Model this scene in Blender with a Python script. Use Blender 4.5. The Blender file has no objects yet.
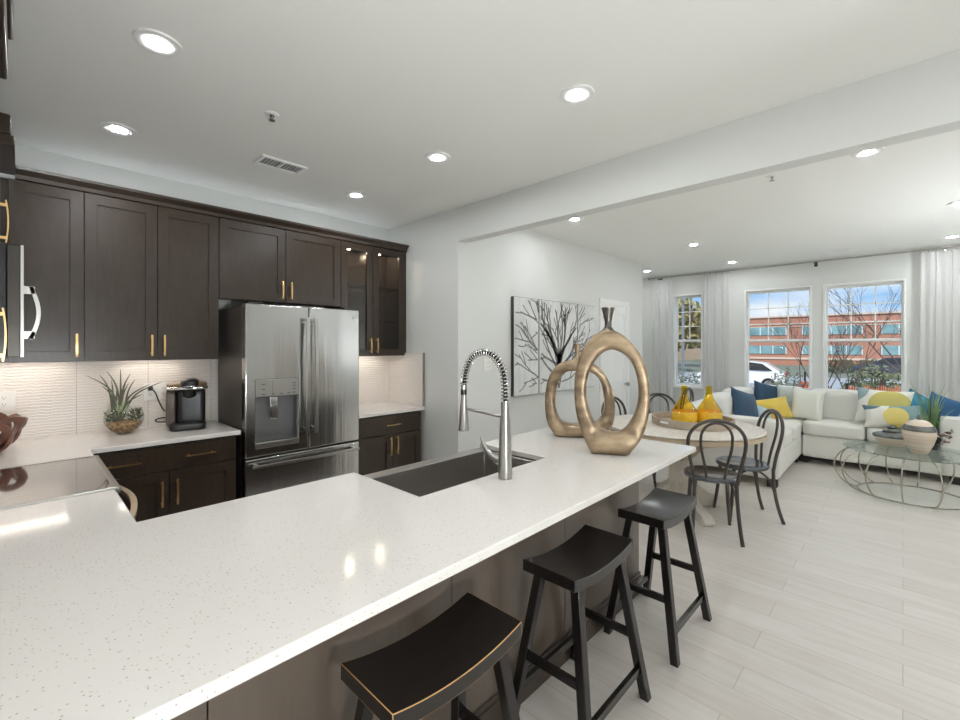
import bpy, bmesh, math, random
from mathutils import Vector, Matrix
R = math.radians
C = bpy.context.scene
COL = C.collection

# ------------------------------------------------------------------ camera, sky, sun, exposure
TH = R(43.8)
cd = bpy.data.cameras.new('camera'); cam = bpy.data.objects.new('camera', cd); COL.objects.link(cam)
cd.sensor_width = 36.0; cd.lens = 441 / 960 * 36; cd.shift_y = -14 / 960
cd.clip_start = 0.02; cd.clip_end = 500
cam.location = (0, 0, 1.5); cam.rotation_euler = (math.pi / 2, 0, TH - math.pi / 2)
C.camera = cam
C.view_settings.view_transform = 'Standard'; C.view_settings.look = 'None'
C.view_settings.gamma = 1; C.view_settings.use_curve_mapping = False
C.view_settings.exposure = 0.06
C.cycles.use_denoising = True
C.cycles.max_bounces = 16; C.cycles.diffuse_bounces = 8; C.cycles.glossy_bounces = 8
C.cycles.transparent_max_bounces = 24; C.cycles.transmission_bounces = 12
C.cycles.sample_clamp_indirect = 8.0
C.cycles.caustics_reflective = False; C.cycles.caustics_refractive = False
CAN = 320.0          # emission of the recessed lamps
UPLIGHT = 300.0     # emission of the unseen uplights added to brighten the ceiling
SKY = 1.0
SUN = 3.2

def srgb(c):
    out = []
    for v in c[:3]:
        v /= 255.0
        out.append(v / 12.92 if v <= 0.04045 else ((v + 0.055) / 1.055) ** 2.4)
    return tuple(out) + (1.0,)

wd = bpy.data.worlds.new('sky'); C.world = wd; wd.use_nodes = True
nt = wd.node_tree; nt.nodes.clear()
def N(nt, t, **kw):
    n = nt.nodes.new(t)
    for k, v in kw.items(): setattr(n, k, v)
    return n
out = N(nt, 'ShaderNodeOutputWorld'); bg = N(nt, 'ShaderNodeBackground')
tc = N(nt, 'ShaderNodeTexCoord'); mp = N(nt, 'ShaderNodeMapping'); mp.inputs['Scale'].default_value = (1.2, 1.2, 6)
no = N(nt, 'ShaderNodeTexNoise'); no.inputs['Scale'].default_value = 2.6; no.inputs['Detail'].default_value = 8
rp = N(nt, 'ShaderNodeValToRGB')
rp.color_ramp.elements[0].position = 0.42; rp.color_ramp.elements[0].color = srgb((140, 196, 246))
rp.color_ramp.elements[1].position = 0.66; rp.color_ramp.elements[1].color = srgb((244, 249, 253))
nt.links.new(tc.outputs['Generated'], mp.inputs['Vector']); nt.links.new(mp.outputs[0], no.inputs['Vector'])
nt.links.new(no.outputs['Fac'], rp.inputs['Fac']); nt.links.new(rp.outputs[0], bg.inputs['Color'])
bg.inputs['Strength'].default_value = SKY
nt.links.new(bg.outputs[0], out.inputs['Surface'])

sd = bpy.data.lights.new('sun', 'SUN'); sd.energy = SUN; sd.angle = R(2); sd.color = (1, .95, .88)
sun = bpy.data.objects.new('sun', sd); COL.objects.link(sun)
sun.location = (-10, -20, 40)
sun.rotation_euler = Vector((0.62, 0.45, -0.62)).to_track_quat('-Z', 'Y').to_euler()

# ------------------------------------------------------------------ materials
MATS = {}
def mat(name, col, rough=.5, metal=0., spec=.5, noise=None, bump=None, coat=0., trans=0., alpha=None, emit=None, sheen=0., stretch=(1, 1, 1)):
    """noise=(scale, second colour, amount) mottles the colour; bump=(scale, strength)."""
    if name in MATS: return MATS[name]
    m = bpy.data.materials.new(name); m.use_nodes = True; t = m.node_tree
    b = t.nodes['Principled BSDF']
    b.inputs['Base Color'].default_value = srgb(col); b.inputs['Roughness'].default_value = rough
    b.inputs['Metallic'].default_value = metal; b.inputs['Specular IOR Level'].default_value = spec
    b.inputs['Coat Weight'].default_value = coat; b.inputs['Coat Roughness'].default_value = .08
    b.inputs['Transmission Weight'].default_value = trans
    b.inputs['Sheen Weight'].default_value = sheen
    if emit:
        b.inputs['Emission Color'].default_value = srgb(emit[0]); b.inputs['Emission Strength'].default_value = emit[1]
    if noise or bump:
        co = N(t, 'ShaderNodeTexCoord'); mp = N(t, 'ShaderNodeMapping'); mp.inputs['Scale'].default_value = stretch
        t.links.new(co.outputs['Object'], mp.inputs['Vector'])
    if noise:
        n = N(t, 'ShaderNodeTexNoise'); n.inputs['Scale'].default_value = noise[0]; n.inputs['Detail'].default_value = 6
        mx = N(t, 'ShaderNodeMix', data_type='RGBA'); r = N(t, 'ShaderNodeMapRange')
        r.inputs[1].default_value = .35; r.inputs[2].default_value = .65; r.inputs[4].default_value = noise[2]
        t.links.new(mp.outputs[0], n.inputs['Vector']); t.links.new(n.outputs['Fac'], r.inputs[0]); t.links.new(r.outputs[0], mx.inputs[0])
        mx.inputs[6].default_value = srgb(col); mx.inputs[7].default_value = srgb(noise[1])
        t.links.new(mx.outputs[2], b.inputs['Base Color'])
    if bump:
        n = N(t, 'ShaderNodeTexNoise'); n.inputs['Scale'].default_value = bump[0]; n.inputs['Detail'].default_value = 5
        bp = N(t, 'ShaderNodeBump'); bp.inputs['Strength'].default_value = bump[1]; bp.inputs['Distance'].default_value = .01
        t.links.new(mp.outputs[0], n.inputs['Vector']); t.links.new(n.outputs['Fac'], bp.inputs['Height']); t.links.new(bp.outputs[0], b.inputs['Normal'])
    MATS[name] = m
    return m

def mat_clear(name, tint=(255, 255, 255), gloss=1.0):
    if name in MATS: return MATS[name]
    m = bpy.data.materials.new(name); m.use_nodes = True; t = m.node_tree; t.nodes.clear()
    o = N(t, 'ShaderNodeOutputMaterial'); tr = N(t, 'ShaderNodeBsdfTransparent'); gl = N(t, 'ShaderNodeBsdfGlossy')
    gl.inputs['Roughness'].default_value = .02
    tr.inputs[0].default_value = srgb(tint)
    fr = N(t, 'ShaderNodeLayerWeight'); fr.inputs[0].default_value = .5
    pw = N(t, 'ShaderNodeMath', operation='POWER'); pw.inputs[1].default_value = 5
    mu = N(t, 'ShaderNodeMath', operation='MULTIPLY_ADD'); mu.inputs[1].default_value = .9 * gloss; mu.inputs[2].default_value = .035 * gloss
    mx = N(t, 'ShaderNodeMixShader')
    t.links.new(fr.outputs['Facing'], pw.inputs[0]); t.links.new(pw.outputs[0], mu.inputs[0]); t.links.new(mu.outputs[0], mx.inputs[0]); t.links.new(tr.outputs[0], mx.inputs[1]); t.links.new(gl.outputs[0], mx.inputs[2])
    t.links.new(mx.outputs[0], o.inputs['Surface'])
    MATS[name] = m
    return m

WALL = mat('wall_paint', (221, 222, 219), .7, bump=(260, .03))
CEIL = mat('ceiling_paint', (242, 242, 238), .85, bump=(220, .03))
TRIM = mat('trim_white', (240, 240, 238), .35)
ESP = mat('espresso_wood', (62, 50, 40), .28, noise=(9, (50, 40, 32), .7), bump=(60, .04), stretch=(6, 6, 1))
GOLD = mat('brushed_gold', (224, 186, 128), .28, 1)
STEEL = mat('stainless', (192, 191, 190), .18, 1, bump=(4, .35), stretch=(2.2, 2.2, .12))
SATIN = mat('satin_steel', (178, 176, 172), .3, 1)
SINKM = mat('sink_steel', (176, 172, 168), .34, .9)
CHROME = mat('chrome', (215, 215, 215), .1, 1)
DKGREY = mat('fridge_side', (92, 86, 80), .45, .3)
BLACKGL = mat('black_glass', (18, 17, 17), .03, coat=1)
BLACKPL = mat('black_plastic', (26, 25, 25), .3)
GREYPL = mat('grey_plastic', (108, 108, 108), .4)
WHITEPL = mat('white_plastic', (236, 234, 230), .4)
STOOLM = mat('black_lacquer_wood', (22, 19, 18), .24, spec=.6, noise=(7, (32, 26, 24), .6), stretch=(1, 6, 6))
WORN = mat('worn_wood_edge', (196, 150, 96), .5)
GUNM = mat('gunmetal', (88, 84, 80), .3, .6)
SEATM = mat('dark_seat', (92, 96, 102), .2, .3, coat=.5)  # base colour raised to blue-grey to stand in for window reflections
TABLEM = mat('whitewashed_wood', (222, 216, 206), .45, noise=(6, (206, 196, 182), .7), stretch=(1, 8, 1))
RIMM = mat('limed_oak_edge', (202, 184, 158), .5, noise=(8, (188, 166, 138), .7))
SOFAM = mat('sofa_linen', (228, 227, 221), .95, noise=(90, (218, 217, 211), .6), bump=(400, .25), sheen=.2)
FOOTM = mat('dark_foot', (30, 28, 26), .5)
AMBER = None
BRASSV = mat('aged_bronze', (182, 160, 132), .38, .75, noise=(9, (130, 112, 92), .9), bump=(26, .12), stretch=(1, 1, 2))
BRASSD = mat('dark_bronze', (120, 116, 108), .3, .85, noise=(8, (84, 82, 78), .8), stretch=(6, 6, 1))
COPPERW = mat('rosewood', (118, 78, 62), .34, noise=(12, (88, 54, 42), .7))
SILVERW = mat('antique_silver_wire', (176, 168, 156), .25, 1)

def quartz():
    m = bpy.data.materials.new('quartz_worktop'); m.use_nodes = True; t = m.node_tree; b = t.nodes['Principled BSDF']
    co = N(t, 'ShaderNodeTexCoord')
    v = N(t, 'ShaderNodeTexVoronoi'); v.inputs['Scale'].default_value = 105
    cr = N(t, 'ShaderNodeValToRGB'); cr.color_ramp.elements[0].position = .14; cr.color_ramp.elements[1].position = .24
    cr.color_ramp.elements[0].color = (1, 1, 1, 1); cr.color_ramp.elements[1].color = (0, 0, 0, 1)
    sp = N(t, 'ShaderNodeSeparateColor'); gt = N(t, 'ShaderNodeMath', operation='GREATER_THAN'); gt.inputs[1].default_value = .5
    mu = N(t, 'ShaderNodeMath', operation='MULTIPLY')
    fc = N(t, 'ShaderNodeMix', data_type='RGBA'); fc.inputs[6].default_value = srgb((206, 190, 164)); fc.inputs[7].default_value = srgb((176, 168, 160))
    mx = N(t, 'ShaderNodeMix', data_type='RGBA'); mx.inputs[6].default_value = srgb((229, 225, 220))
    t.links.new(co.outputs['Object'], v.inputs['Vector']); t.links.new(v.outputs['Distance'], cr.inputs[0])
    t.links.new(v.outputs['Color'], sp.inputs[0]); t.links.new(sp.outputs[0], gt.inputs[0])
    t.links.new(cr.outputs[0], mu.inputs[0]); t.links.new(gt.outputs[0], mu.inputs[1])
    t.links.new(sp.outputs[1], fc.inputs[0]); t.links.new(fc.outputs[2], mx.inputs[7]); t.links.new(mu.outputs[0], mx.inputs[0])
    t.links.new(mx.outputs[2], b.inputs['Base Color'])
    b.inputs['Roughness'].default_value = .1; b.inputs['Specular IOR Level'].default_value = .5
    return m
QUARTZ = quartz()

def planks():
    m = bpy.data.materials.new('pale_plank_floor'); m.use_nodes = True; t = m.node_tree; b = t.nodes['Principled BSDF']
    co = N(t, 'ShaderNodeTexCoord'); mp = N(t, 'ShaderNodeMapping'); mp.inputs['Rotation'].default_value = (0, 0, R(90))
    br = N(t, 'ShaderNodeTexBrick'); br.offset = .37; br.inputs['Scale'].default_value = 1
    br.inputs['Brick Width'].default_value = 1.45; br.inputs['Row Height'].default_value = .18; br.inputs['Mortar Size'].default_value = .0016
    br.inputs['Color1'].default_value = srgb((219, 214, 209)); br.inputs['Color2'].default_value = srgb((210, 204, 198)); br.inputs['Mortar'].default_value = srgb((182, 172, 161))
    m2 = N(t, 'ShaderNodeMapping'); m2.inputs['Scale'].default_value = (9, .8, 1)
    no = N(t, 'ShaderNodeTexNoise'); no.inputs['Scale'].default_value = 3; no.inputs['Detail'].default_value = 9; no.inputs['Distortion'].default_value = .6
    r = N(t, 'ShaderNodeMapRange'); r.inputs[1].default_value = .4; r.inputs[2].default_value = .75; r.inputs[4].default_value = .55
    mx = N(t, 'ShaderNodeMix', data_type='RGBA'); mx.inputs[7].default_value = srgb((197, 186, 174))
    t.links.new(co.outputs['Object'], mp.inputs[0]); t.links.new(mp.outputs[0], br.inputs['Vector'])
    t.links.new(co.outputs['Object'], m2.inputs[0]); t.links.new(m2.outputs[0], no.inputs['Vector']); t.links.new(no.outputs['Fac'], r.inputs[0])
    t.links.new(r.outputs[0], mx.inputs[0]); t.links.new(br.outputs['Color'], mx.inputs[6]); t.links.new(mx.outputs[2], b.inputs['Base Color'])
    b.inputs['Roughness'].default_value = .38
    return m
FLOORM = planks()

def wavy_tile():
    m = bpy.data.materials.new('wavy_white_tile'); m.use_nodes = True; t = m.node_tree; b = t.nodes['Principled BSDF']
    b.inputs['Base Color'].default_value = srgb((232, 226, 220)); b.inputs['Roughness'].default_value = .22
    co = N(t, 'ShaderNodeTexCoord'); mp = N(t, 'ShaderNodeMapping'); mp.inputs['Scale'].default_value = (1.6, 1.6, 1)
    w = N(t, 'ShaderNodeTexWave', bands_direction='Z'); w.inputs['Scale'].default_value = 17; w.inputs['Distortion'].default_value = 3.2
    w.inputs['Detail'].default_value = 2; w.inputs['Detail Scale'].default_value = 1.4
    bp = N(t, 'ShaderNodeBump'); bp.inputs['Strength'].default_value = .28; bp.inputs['Distance'].default_value = .012
    t.links.new(co.outputs['Object'], mp.inputs[0]); t.links.new(mp.outputs[0], w.inputs['Vector']); t.links.new(w.outputs['Fac'], bp.inputs['Height'])
    t.links.new(bp.outputs[0], b.inputs['Normal'])
    return m
TILE = wavy_tile()

def sheer():
    m = bpy.data.materials.new('sheer_curtain'); m.use_nodes = True; t = m.node_tree; t.nodes.clear()
    o = N(t, 'ShaderNodeOutputMaterial'); d = N(t, 'ShaderNodeBsdfDiffuse'); tl = N(t, 'ShaderNodeBsdfTranslucent'); tr = N(t, 'ShaderNodeBsdfTransparent')
    co = N(t, 'ShaderNodeTexCoord'); n = N(t, 'ShaderNodeTexNoise'); n.inputs['Scale'].default_value = 60
    cr = N(t, 'ShaderNodeValToRGB'); cr.color_ramp.elements[0].color = srgb((226, 226, 225)); cr.color_ramp.elements[1].color = srgb((240, 240, 239))
    t.links.new(co.outputs['Object'], n.inputs['Vector']); t.links.new(n.outputs['Fac'], cr.inputs[0]); t.links.new(cr.outputs[0], d.inputs[0]); t.links.new(cr.outputs[0], tl.inputs[0])
    a = N(t, 'ShaderNodeMixShader'); a.inputs[0].default_value = .42
    c = N(t, 'ShaderNodeMixShader'); c.inputs[0].default_value = .10
    t.links.new(d.outputs[0], a.inputs[1]); t.links.new(tl.outputs[0], a.inputs[2]); t.links.new(a.outputs[0], c.inputs[1]); t.links.new(tr.outputs[0], c.inputs[2])
    t.links.new(c.outputs[0], o.inputs['Surface'])
    return m
SHEER = sheer()

def glassmat(name, col, rough=0.03, bump=None, ior=1.45):
    m = mat(name, col, rough, trans=1.0, bump=bump); m.node_tree.nodes['Principled BSDF'].inputs['IOR'].default_value = ior
    return m
PANE = mat_clear('window_glass', gloss=.55)
CABGLASS = mat_clear('cabinet_glass', (228, 226, 222), 1.0)
TABGLASS = mat_clear('table_glass', (240, 248, 247), 1.1)
BOWLGLASS = mat_clear('bowl_glass', (240, 243, 240), 1.2)

# ------------------------------------------------------------------ mesh helpers
def box(bm, x0, x1, y0, y1, z0, z1, M=None):
    vs = [bm.verts.new((x, y, z)) for x in (x0, x1) for y in (y0, y1) for z in (z0, z1)]
    if M is not None:
        for v in vs: v.co = M @ v.co
    for f in ((0, 1, 3, 2), (4, 6, 7, 5), (0, 4, 5, 1), (2, 3, 7, 6), (0, 2, 6, 4), (1, 5, 7, 3)):
        bm.faces.new([vs[i] for i in f])
    return vs

def frames(pts, closed):
    n = len(pts); T = []
    for i in range(n):
        a = pts[(i - 1) % n] if (closed or i > 0) else pts[i]
        b = pts[(i + 1) % n] if (closed or i < n - 1) else pts[i]
        d = (b - a); T.append(d.normalized() if d.length > 1e-9 else Vector((0, 0, 1)))
    up = Vector((0, 0, 1)) if abs(T[0].z) < .9 else Vector((1, 0, 0))
    u = (up - T[0] * up.dot(T[0])).normalized(); U = [u]
    for i in range(1, n):
        u = U[-1] - T[i] * U[-1].dot(T[i])
        U.append(u.normalized() if u.length > 1e-9 else U[-1])
    return T, U

def tube(bm, pts, r, n=8, closed=False, cap=True):
    pts = [Vector(p) for p in pts]
    rs = r if isinstance(r, (list, tuple)) else [r] * len(pts)
    T, U = frames(pts, closed); rings = []
    for p, t, u, rr in zip(pts, T, U, rs):
        w = t.cross(u)
        rings.append([bm.verts.new(p + (u * math.cos(2 * math.pi * k / n) + w * math.sin(2 * math.pi * k / n)) * rr) for k in range(n)])
    m = len(rings)
    for i in range(m if closed else m - 1):
        a, b = rings[i], rings[(i + 1) % m]
        for k in range(n):
            bm.faces.new((a[k], a[(k + 1) % n], b[(k + 1) % n], b[k]))
    if cap and not closed:
        bm.faces.new(rings[0][::-1]); bm.faces.new(rings[-1])

def bar(bm, p, q, w, d, ref=(0, 0, 1)):
    """rectangular bar from p to q, w across, d the other way"""
    p, q = Vector(p), Vector(q); t = (q - p).normalized(); rf = Vector(ref)
    if abs(t.dot(rf)) > .98: rf = Vector((1, 0, 0))
    u = (rf.cross(t)).normalized(); v = t.cross(u)
    vs = []
    for c in (p, q):
        for a, b in ((-1, -1), (1, -1), (1, 1), (-1, 1)):
            vs.append(bm.verts.new(c + u * a * w / 2 + v * b * d / 2))
    for f in ((3, 2, 1, 0), (4, 5, 6, 7), (0, 1, 5, 4), (1, 2, 6, 5), (2, 3, 7, 6), (3, 0, 4, 7)):
        bm.faces.new([vs[i] for i in f])

def leg4(bm, top, foot, w, w2=None):
    """square leg with horizontal ends"""
    w2 = w2 or w; vs = []
    for c, s in ((foot, w2), (top, w)):
        for a, b in ((-1, -1), (1, -1), (1, 1), (-1, 1)):
            vs.append(bm.verts.new((c[0] + a * s / 2, c[1] + b * s / 2, c[2])))
    for f in ((3, 2, 1, 0), (4, 5, 6, 7), (0, 1, 5, 4), (1, 2, 6, 5), (2, 3, 7, 6), (3, 0, 4, 7)):
        bm.faces.new([vs[i] for i in f])

def lathe(bm, prof, n=32, c=(0, 0, 0), sx=1, sy=1):
    rings = []
    for r, z in prof:
        if r < 1e-6: rings.append([bm.verts.new((c[0], c[1], c[2] + z))])
        else: rings.append([bm.verts.new((c[0] + sx * r * math.cos(2 * math.pi * k / n), c[1] + sy * r * math.sin(2 * math.pi * k / n), c[2] + z)) for k in range(n)])
    for a, b in zip(rings, rings[1:]):
        for k in range(n):
            k2 = (k + 1) % n
            if len(a) == 1 and len(b) == 1: continue
            if len(a) == 1: bm.faces.new((a[0], b[k2], b[k]))
            elif len(b) == 1: bm.faces.new((a[k], a[k2], b[0]))
            else: bm.faces.new((a[k], a[k2], b[k2], b[k]))
    if len(rings[0]) > 1 and prof[0][0] < 0: pass

def disc(bm, r, z0, z1, n=32, c=(0, 0)):
    lathe(bm, [(0, z0), (r, z0), (r, z1), (0, z1)], n, (c[0], c[1], 0))

def slab(bm, us, vs, mask, w0, w1, axes='xyz'):
    """solid over the grid cells of mask[j][i]; axes says which world axis u, v, w run along"""
    ix = ['xyz'.index(a) for a in axes]; cache = {}
    def V(i, j, k):
        if (i, j, k) not in cache:
            c = [0, 0, 0]; c[ix[0]] = us[i]; c[ix[1]] = vs[j]; c[ix[2]] = (w0, w1)[k]
            cache[(i, j, k)] = bm.verts.new(c)
        return cache[(i, j, k)]
    ok = lambda i, j: 0 <= j < len(mask) and 0 <= i < len(mask[0]) and mask[j][i]
    for j in range(len(mask)):
        for i in range(len(mask[0])):
            if not ok(i, j): continue
            bm.faces.new((V(i, j, 1), V(i + 1, j, 1), V(i + 1, j + 1, 1), V(i, j + 1, 1)))
            bm.faces.new((V(i, j, 0), V(i, j + 1, 0), V(i + 1, j + 1, 0), V(i + 1, j, 0)))
            for di, dj, a, b in ((-1, 0, (i, j + 1), (i, j)), (1, 0, (i + 1, j), (i + 1, j + 1)), (0, -1, (i, j), (i + 1, j)), (0, 1, (i + 1, j + 1), (i, j + 1))):
                if not ok(i + di, j + dj):
                    bm.faces.new((V(*a, 0), V(*b, 0), V(*b, 1), V(*a, 1)))

def rbox(bm, hx, hy, hz, k=7, seg=8, c=(0, 0, 0), puff=0.0, M=None):
    """rounded, slightly puffed box (cushion)"""
    t = bmesh.new(); bmesh.ops.create_cube(t, size=2); bmesh.ops.subdivide_edges(t, edges=t.edges[:], cuts=seg, use_grid_fill=True)
    mp = {}
    for v in t.verts:
        p = v.co; s = (abs(p.x) ** k + abs(p.y) ** k + abs(p.z) ** k) ** (1 / k); q = p / s
        f = 1 + puff * (1 - min(1, q.x * q.x)) * (1 - min(1, q.y * q.y))
        w = Vector((q.x * hx, q.y * hy, q.z * hz * f)) + Vector(c)
        mp[v.index] = bm.verts.new(M @ w if M is not None else w)
    for f in t.faces: bm.faces.new([mp[v.index] for v in f.verts])
    t.free()

def poly_prism(bm, poly, y0, y1):
    """poly in (x, z), extruded along y"""
    a = [bm.verts.new((x, y0, z)) for x, z in poly]; b = [bm.verts.new((x, y1, z)) for x, z in poly]; n = len(poly)
    bm.faces.new(a); bm.faces.new(b[::-1])
    for i in range(n): bm.faces.new((a[i], b[i], b[(i + 1) % n], a[(i + 1) % n]))

def spline(P, n=8, closed=False):
    P = [Vector(p) for p in P]; out = []; m = len(P)
    for i in range(m if closed else m - 1):
        p0 = P[(i - 1) % m] if (closed or i > 0) else P[i]; p1 = P[i]; p2 = P[(i + 1) % m]
        p3 = P[(i + 2) % m] if (closed or i < m - 2) else p2
        for k in range(n):
            t = k / n
            out.append(.5 * ((2 * p1) + (p2 - p0) * t + (2 * p0 - 5 * p1 + 4 * p2 - p3) * t * t + (3 * p1 - p0 - 3 * p2 + p3) * t ** 3))
    if not closed: out.append(P[-1])
    return out

def obj(name, bm, m=None, parent=None, smooth=None, bevel=0, loc=None, seg=2, sub=0):
    bmesh.ops.recalc_face_normals(bm, faces=bm.faces[:])
    me = bpy.data.meshes.new(name); bm.to_mesh(me); bm.free()
    for mm in (m if isinstance(m, (list, tuple)) else [m]):
        if mm is not None: me.materials.append(mm)
    o = bpy.data.objects.new(name, me); COL.objects.link(o)
    if parent is not None: o.parent = parent
    if loc is not None: o.location = loc
    if smooth is not None:
        me.polygons.foreach_set('use_smooth', [True] * len(me.polygons)); me.set_sharp_from_angle(angle=R(smooth))
    if bevel:
        b = o.modifiers.new('bevel', 'BEVEL'); b.width = bevel; b.segments = seg; b.limit_method = 'ANGLE'; b.angle_limit = R(40)
        b.harden_normals = False
        me.polygons.foreach_set('use_smooth', [True] * len(me.polygons)); me.set_sharp_from_angle(angle=R(40 if smooth is None else smooth))
    if sub:
        s = o.modifiers.new('subsurf', 'SUBSURF'); s.levels = sub; s.render_levels = sub
    return o

def tag(o, label, cat, group=None, kind=None):
    if label: o['label'] = label
    if cat: o['category'] = cat
    if group: o['group'] = group
    if kind: o['kind'] = kind
    return o
def thing(name, label, cat, loc=(0, 0, 0), rz=0, group=None):
    o = bpy.data.objects.new(name, None); COL.objects.link(o); o.empty_display_size = .1
    o.location = loc; o.rotation_euler = (0, 0, rz)
    return tag(o, label, cat, group)
def struct(name, bm, m, parent=None, **kw):
    o = obj(name, bm, m, parent, **kw)
    if parent is None: o['kind'] = 'structure'
    return o
def B(*args, M=None):
    bm = bmesh.new()
    for a in args: box(bm, *a, M=M)
    return bm
def dup(root, loc, rz, label):
    r = root.copy(); COL.objects.link(r); r.location = loc; r.rotation_euler = (0, 0, rz); r['label'] = label
    for ch in list(root.children):
        c = ch.copy(); COL.objects.link(c); c.parent = r
        for g in list(ch.children):
            d = g.copy(); COL.objects.link(d); d.parent = c
    return r

# ------------------------------------------------------------------ the room
CH = 2.742; WX = 7.9
XL, YB = -.37, 3.95          # kitchen left wall, kitchen back wall
YR = -1.9                    # right wall of the long room
struct('floor', B((-3, WX + .2, YR - .1, 4.1, -.1, 0)), FLOORM)
struct('ceiling', B((-3, WX + .2, YR - .1, 4.1, CH, CH + .1)), CEIL)
struct('wall_kitchen', B((XL - .12, 2.84, YB, YB + .12, 0, CH)), WALL)
struct('wall_left', B((XL - .12, XL, .80, YB, 0, CH)), WALL)
struct('wall_hall', B((-2.6, XL - .12, .80, .92, 0, CH)), WALL)
struct('wall_rear', B((-2.72, -2.6, YR, .92, 0, CH)), WALL)
struct('wall_right', B((-2.72, WX, YR - .12, YR, 0, CH)), WALL)
struct('wall_side', B((2.72, 2.84, 3.0, YB, 0, CH)), WALL)
struct('wall_picture', B((2.72, 6.6, 2.88, 3.0, 0, CH)), WALL)
struct('wall_recess', B((6.48, 6.6, 3.0, 3.8, 0, CH)), WALL)
struct('wall_alcove', B((6.48, WX, 3.8, 3.92, 0, CH)), WALL)
struct('wall_header', B((2.72, 2.83, YR, 2.88, 2.443, CH)), WALL)
# window wall with three openings
WIN = [(2.415, 2.895, .80, 2.385), (.945, 1.80, .80, 2.375), (-.03, .818, .80, 2.37)]
ys = [YR]; 
for a in sorted(WIN): ys += [a[0] + .02, a[1] - .02]
ys += [3.92]
zs = [0, .82, 2.36, CH]
mask = [[1] * 7, [1, 0, 1, 0, 1, 0, 1], [1] * 7]
bm = bmesh.new(); slab(bm, ys, zs, mask, WX, WX + .16, 'yzx'); struct('wall_window', bm, WALL)
def window(i, y0, y1, z0, z1, cols):
    nm = 'window_%d' % i
    root = bpy.data.objects.new(nm, None); COL.objects.link(root); root.location = (WX, 0, 0); root['kind'] = 'structure'
    c = .024
    bm = bmesh.new(); slab(bm, [y0, y0 + c, y1 - c, y1], [z0, z0 + c, z1 - c, z1], [[1, 1, 1], [1, 0, 1], [1, 1, 1]], -.022, .13, 'yzx')
    obj('casing', bm, TRIM, root, bevel=.004)
    obj('window_sill', B((-.06, 0, y0 - .03, y1 + .03, z0 - .02, z0 + .012)), TRIM, root, bevel=.004)
    a, b = y0 + c, y1 - c; zm = (z0 + z1) / 2 - .005
    for k, (p, q, x) in enumerate(((z0 + c, zm + .022, .055), (zm - .022, z1 - c, .09))):
        s = .022; xs = x
        bm = bmesh.new(); slab(bm, [a, a + s, b - s, b], [p, p + s + .012, q - s - .012, q], [[1, 1, 1], [1, 0, 1], [1, 1, 1]], xs, xs + .03, 'yzx')
        sa = obj('sash', bm, TRIM, root, bevel=.003)
        if k == 1:
            bm = bmesh.new()
            for j in range(1, cols):
                y = a + s + (b - a - 2 * s) * j / cols; box(bm, xs + .006, xs + .02, y - .007, y + .007, p + s, q - s)
            for j in (1, 2):
                z = p + s + (q - p - 2 * s) * j / 3; box(bm, xs + .006, xs + .02, a + s, b - s, z - .007, z + .007)
            obj('muntin', bm, TRIM, sa)
        obj('pane', B((xs + .012, xs + .016, a + s * .8, b - s * .8, p + s * .8, q - s * .8)), PANE, sa)
    return root
for i, (w, cols) in enumerate(zip(WIN, (2, 3, 3))): window(i + 1, *w, cols)
# baseboards
bh, bt = .11, .014
struct('baseboard_picture', B((2.72, 5.26, 2.88 - bt, 2.88, 0, bh), (6.11, 6.6, 2.88 - bt, 2.88, 0, bh)), TRIM, bevel=.003)
struct('baseboard_window', B((WX - bt, WX, YR, 3.8, 0, bh)), TRIM, bevel=.003)
struct('baseboard_right', B((-2.6, WX - bt, YR, YR + bt, 0, bh)), TRIM, bevel=.003)
struct('baseboard_side', B((2.72 - bt, 2.72, 2.88, 3.32, 0, bh)), TRIM, bevel=.003)
# tiled splashbacks: one band behind the left run, one each side of the glass cabinet corner
bm = bmesh.new()
for a, b in ((XL, .255), (.257, .638), (.640, 1.038), (1.04, 1.078)): box(bm, a, b, YB - .02, YB, .915, 1.41)
struct('wall_backsplash', bm, TILE)
struct('wall_tiles', B((1.96, 2.70, YB - .02, YB, .915, 1.41), (2.70, 2.72, 3.36, YB, .915, 1.43)), TILE)
struct('wall_range_tiles', B((XL, XL + .018, 1.0, YB - .02, .915, 1.456)), TILE)
struct('trim_1', B((2.697, 2.72, 3.352, 3.36, .915, 1.434)), SATIN)
# door in the picture wall
door = bpy.data.objects.new('door_1', None); COL.objects.link(door); door.location = (5.26, 2.88, 0); door['kind'] = 'structure'
bm = bmesh.new(); slab(bm, [0, .075, .775, .85], [0, 2.055, 2.13], [[1, 0, 1], [1, 1, 1]], -.022, .01, 'xzy'); obj('casing', bm, TRIM, door, bevel=.005)
bm = bmesh.new()
slab(bm, [.075, .17, .40, .45, .68, .775], [.01, .22, .88, 1.02, 1.93, 2.055], [[1] * 5, [1, 0, 1, 0, 1], [1] * 5, [1, 0, 1, 0, 1], [1] * 5], -.012, .005, 'xzy')
box(bm, .075, .775, -.004, .005, .01, 2.05)
obj('door_leaf', bm, TRIM, door, bevel=.004)
bm = bmesh.new(); tube(bm, [(.72, -.012, .96), (.72, -.05, .96)], .01); bmesh.ops.create_uvsphere(bm, u_segments=16, v_segments=10, radius=.03, matrix=Matrix.Translation((.72, -.062, .96)))
disc_m = bm; obj('door_knob', disc_m, SATIN, door, smooth=50)
obj('hinge', B((.068, .082, -.026, -.006, 1.86, 1.95), (.068, .082, -.026, -.006, .25, .34)), SATIN, door)

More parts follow.
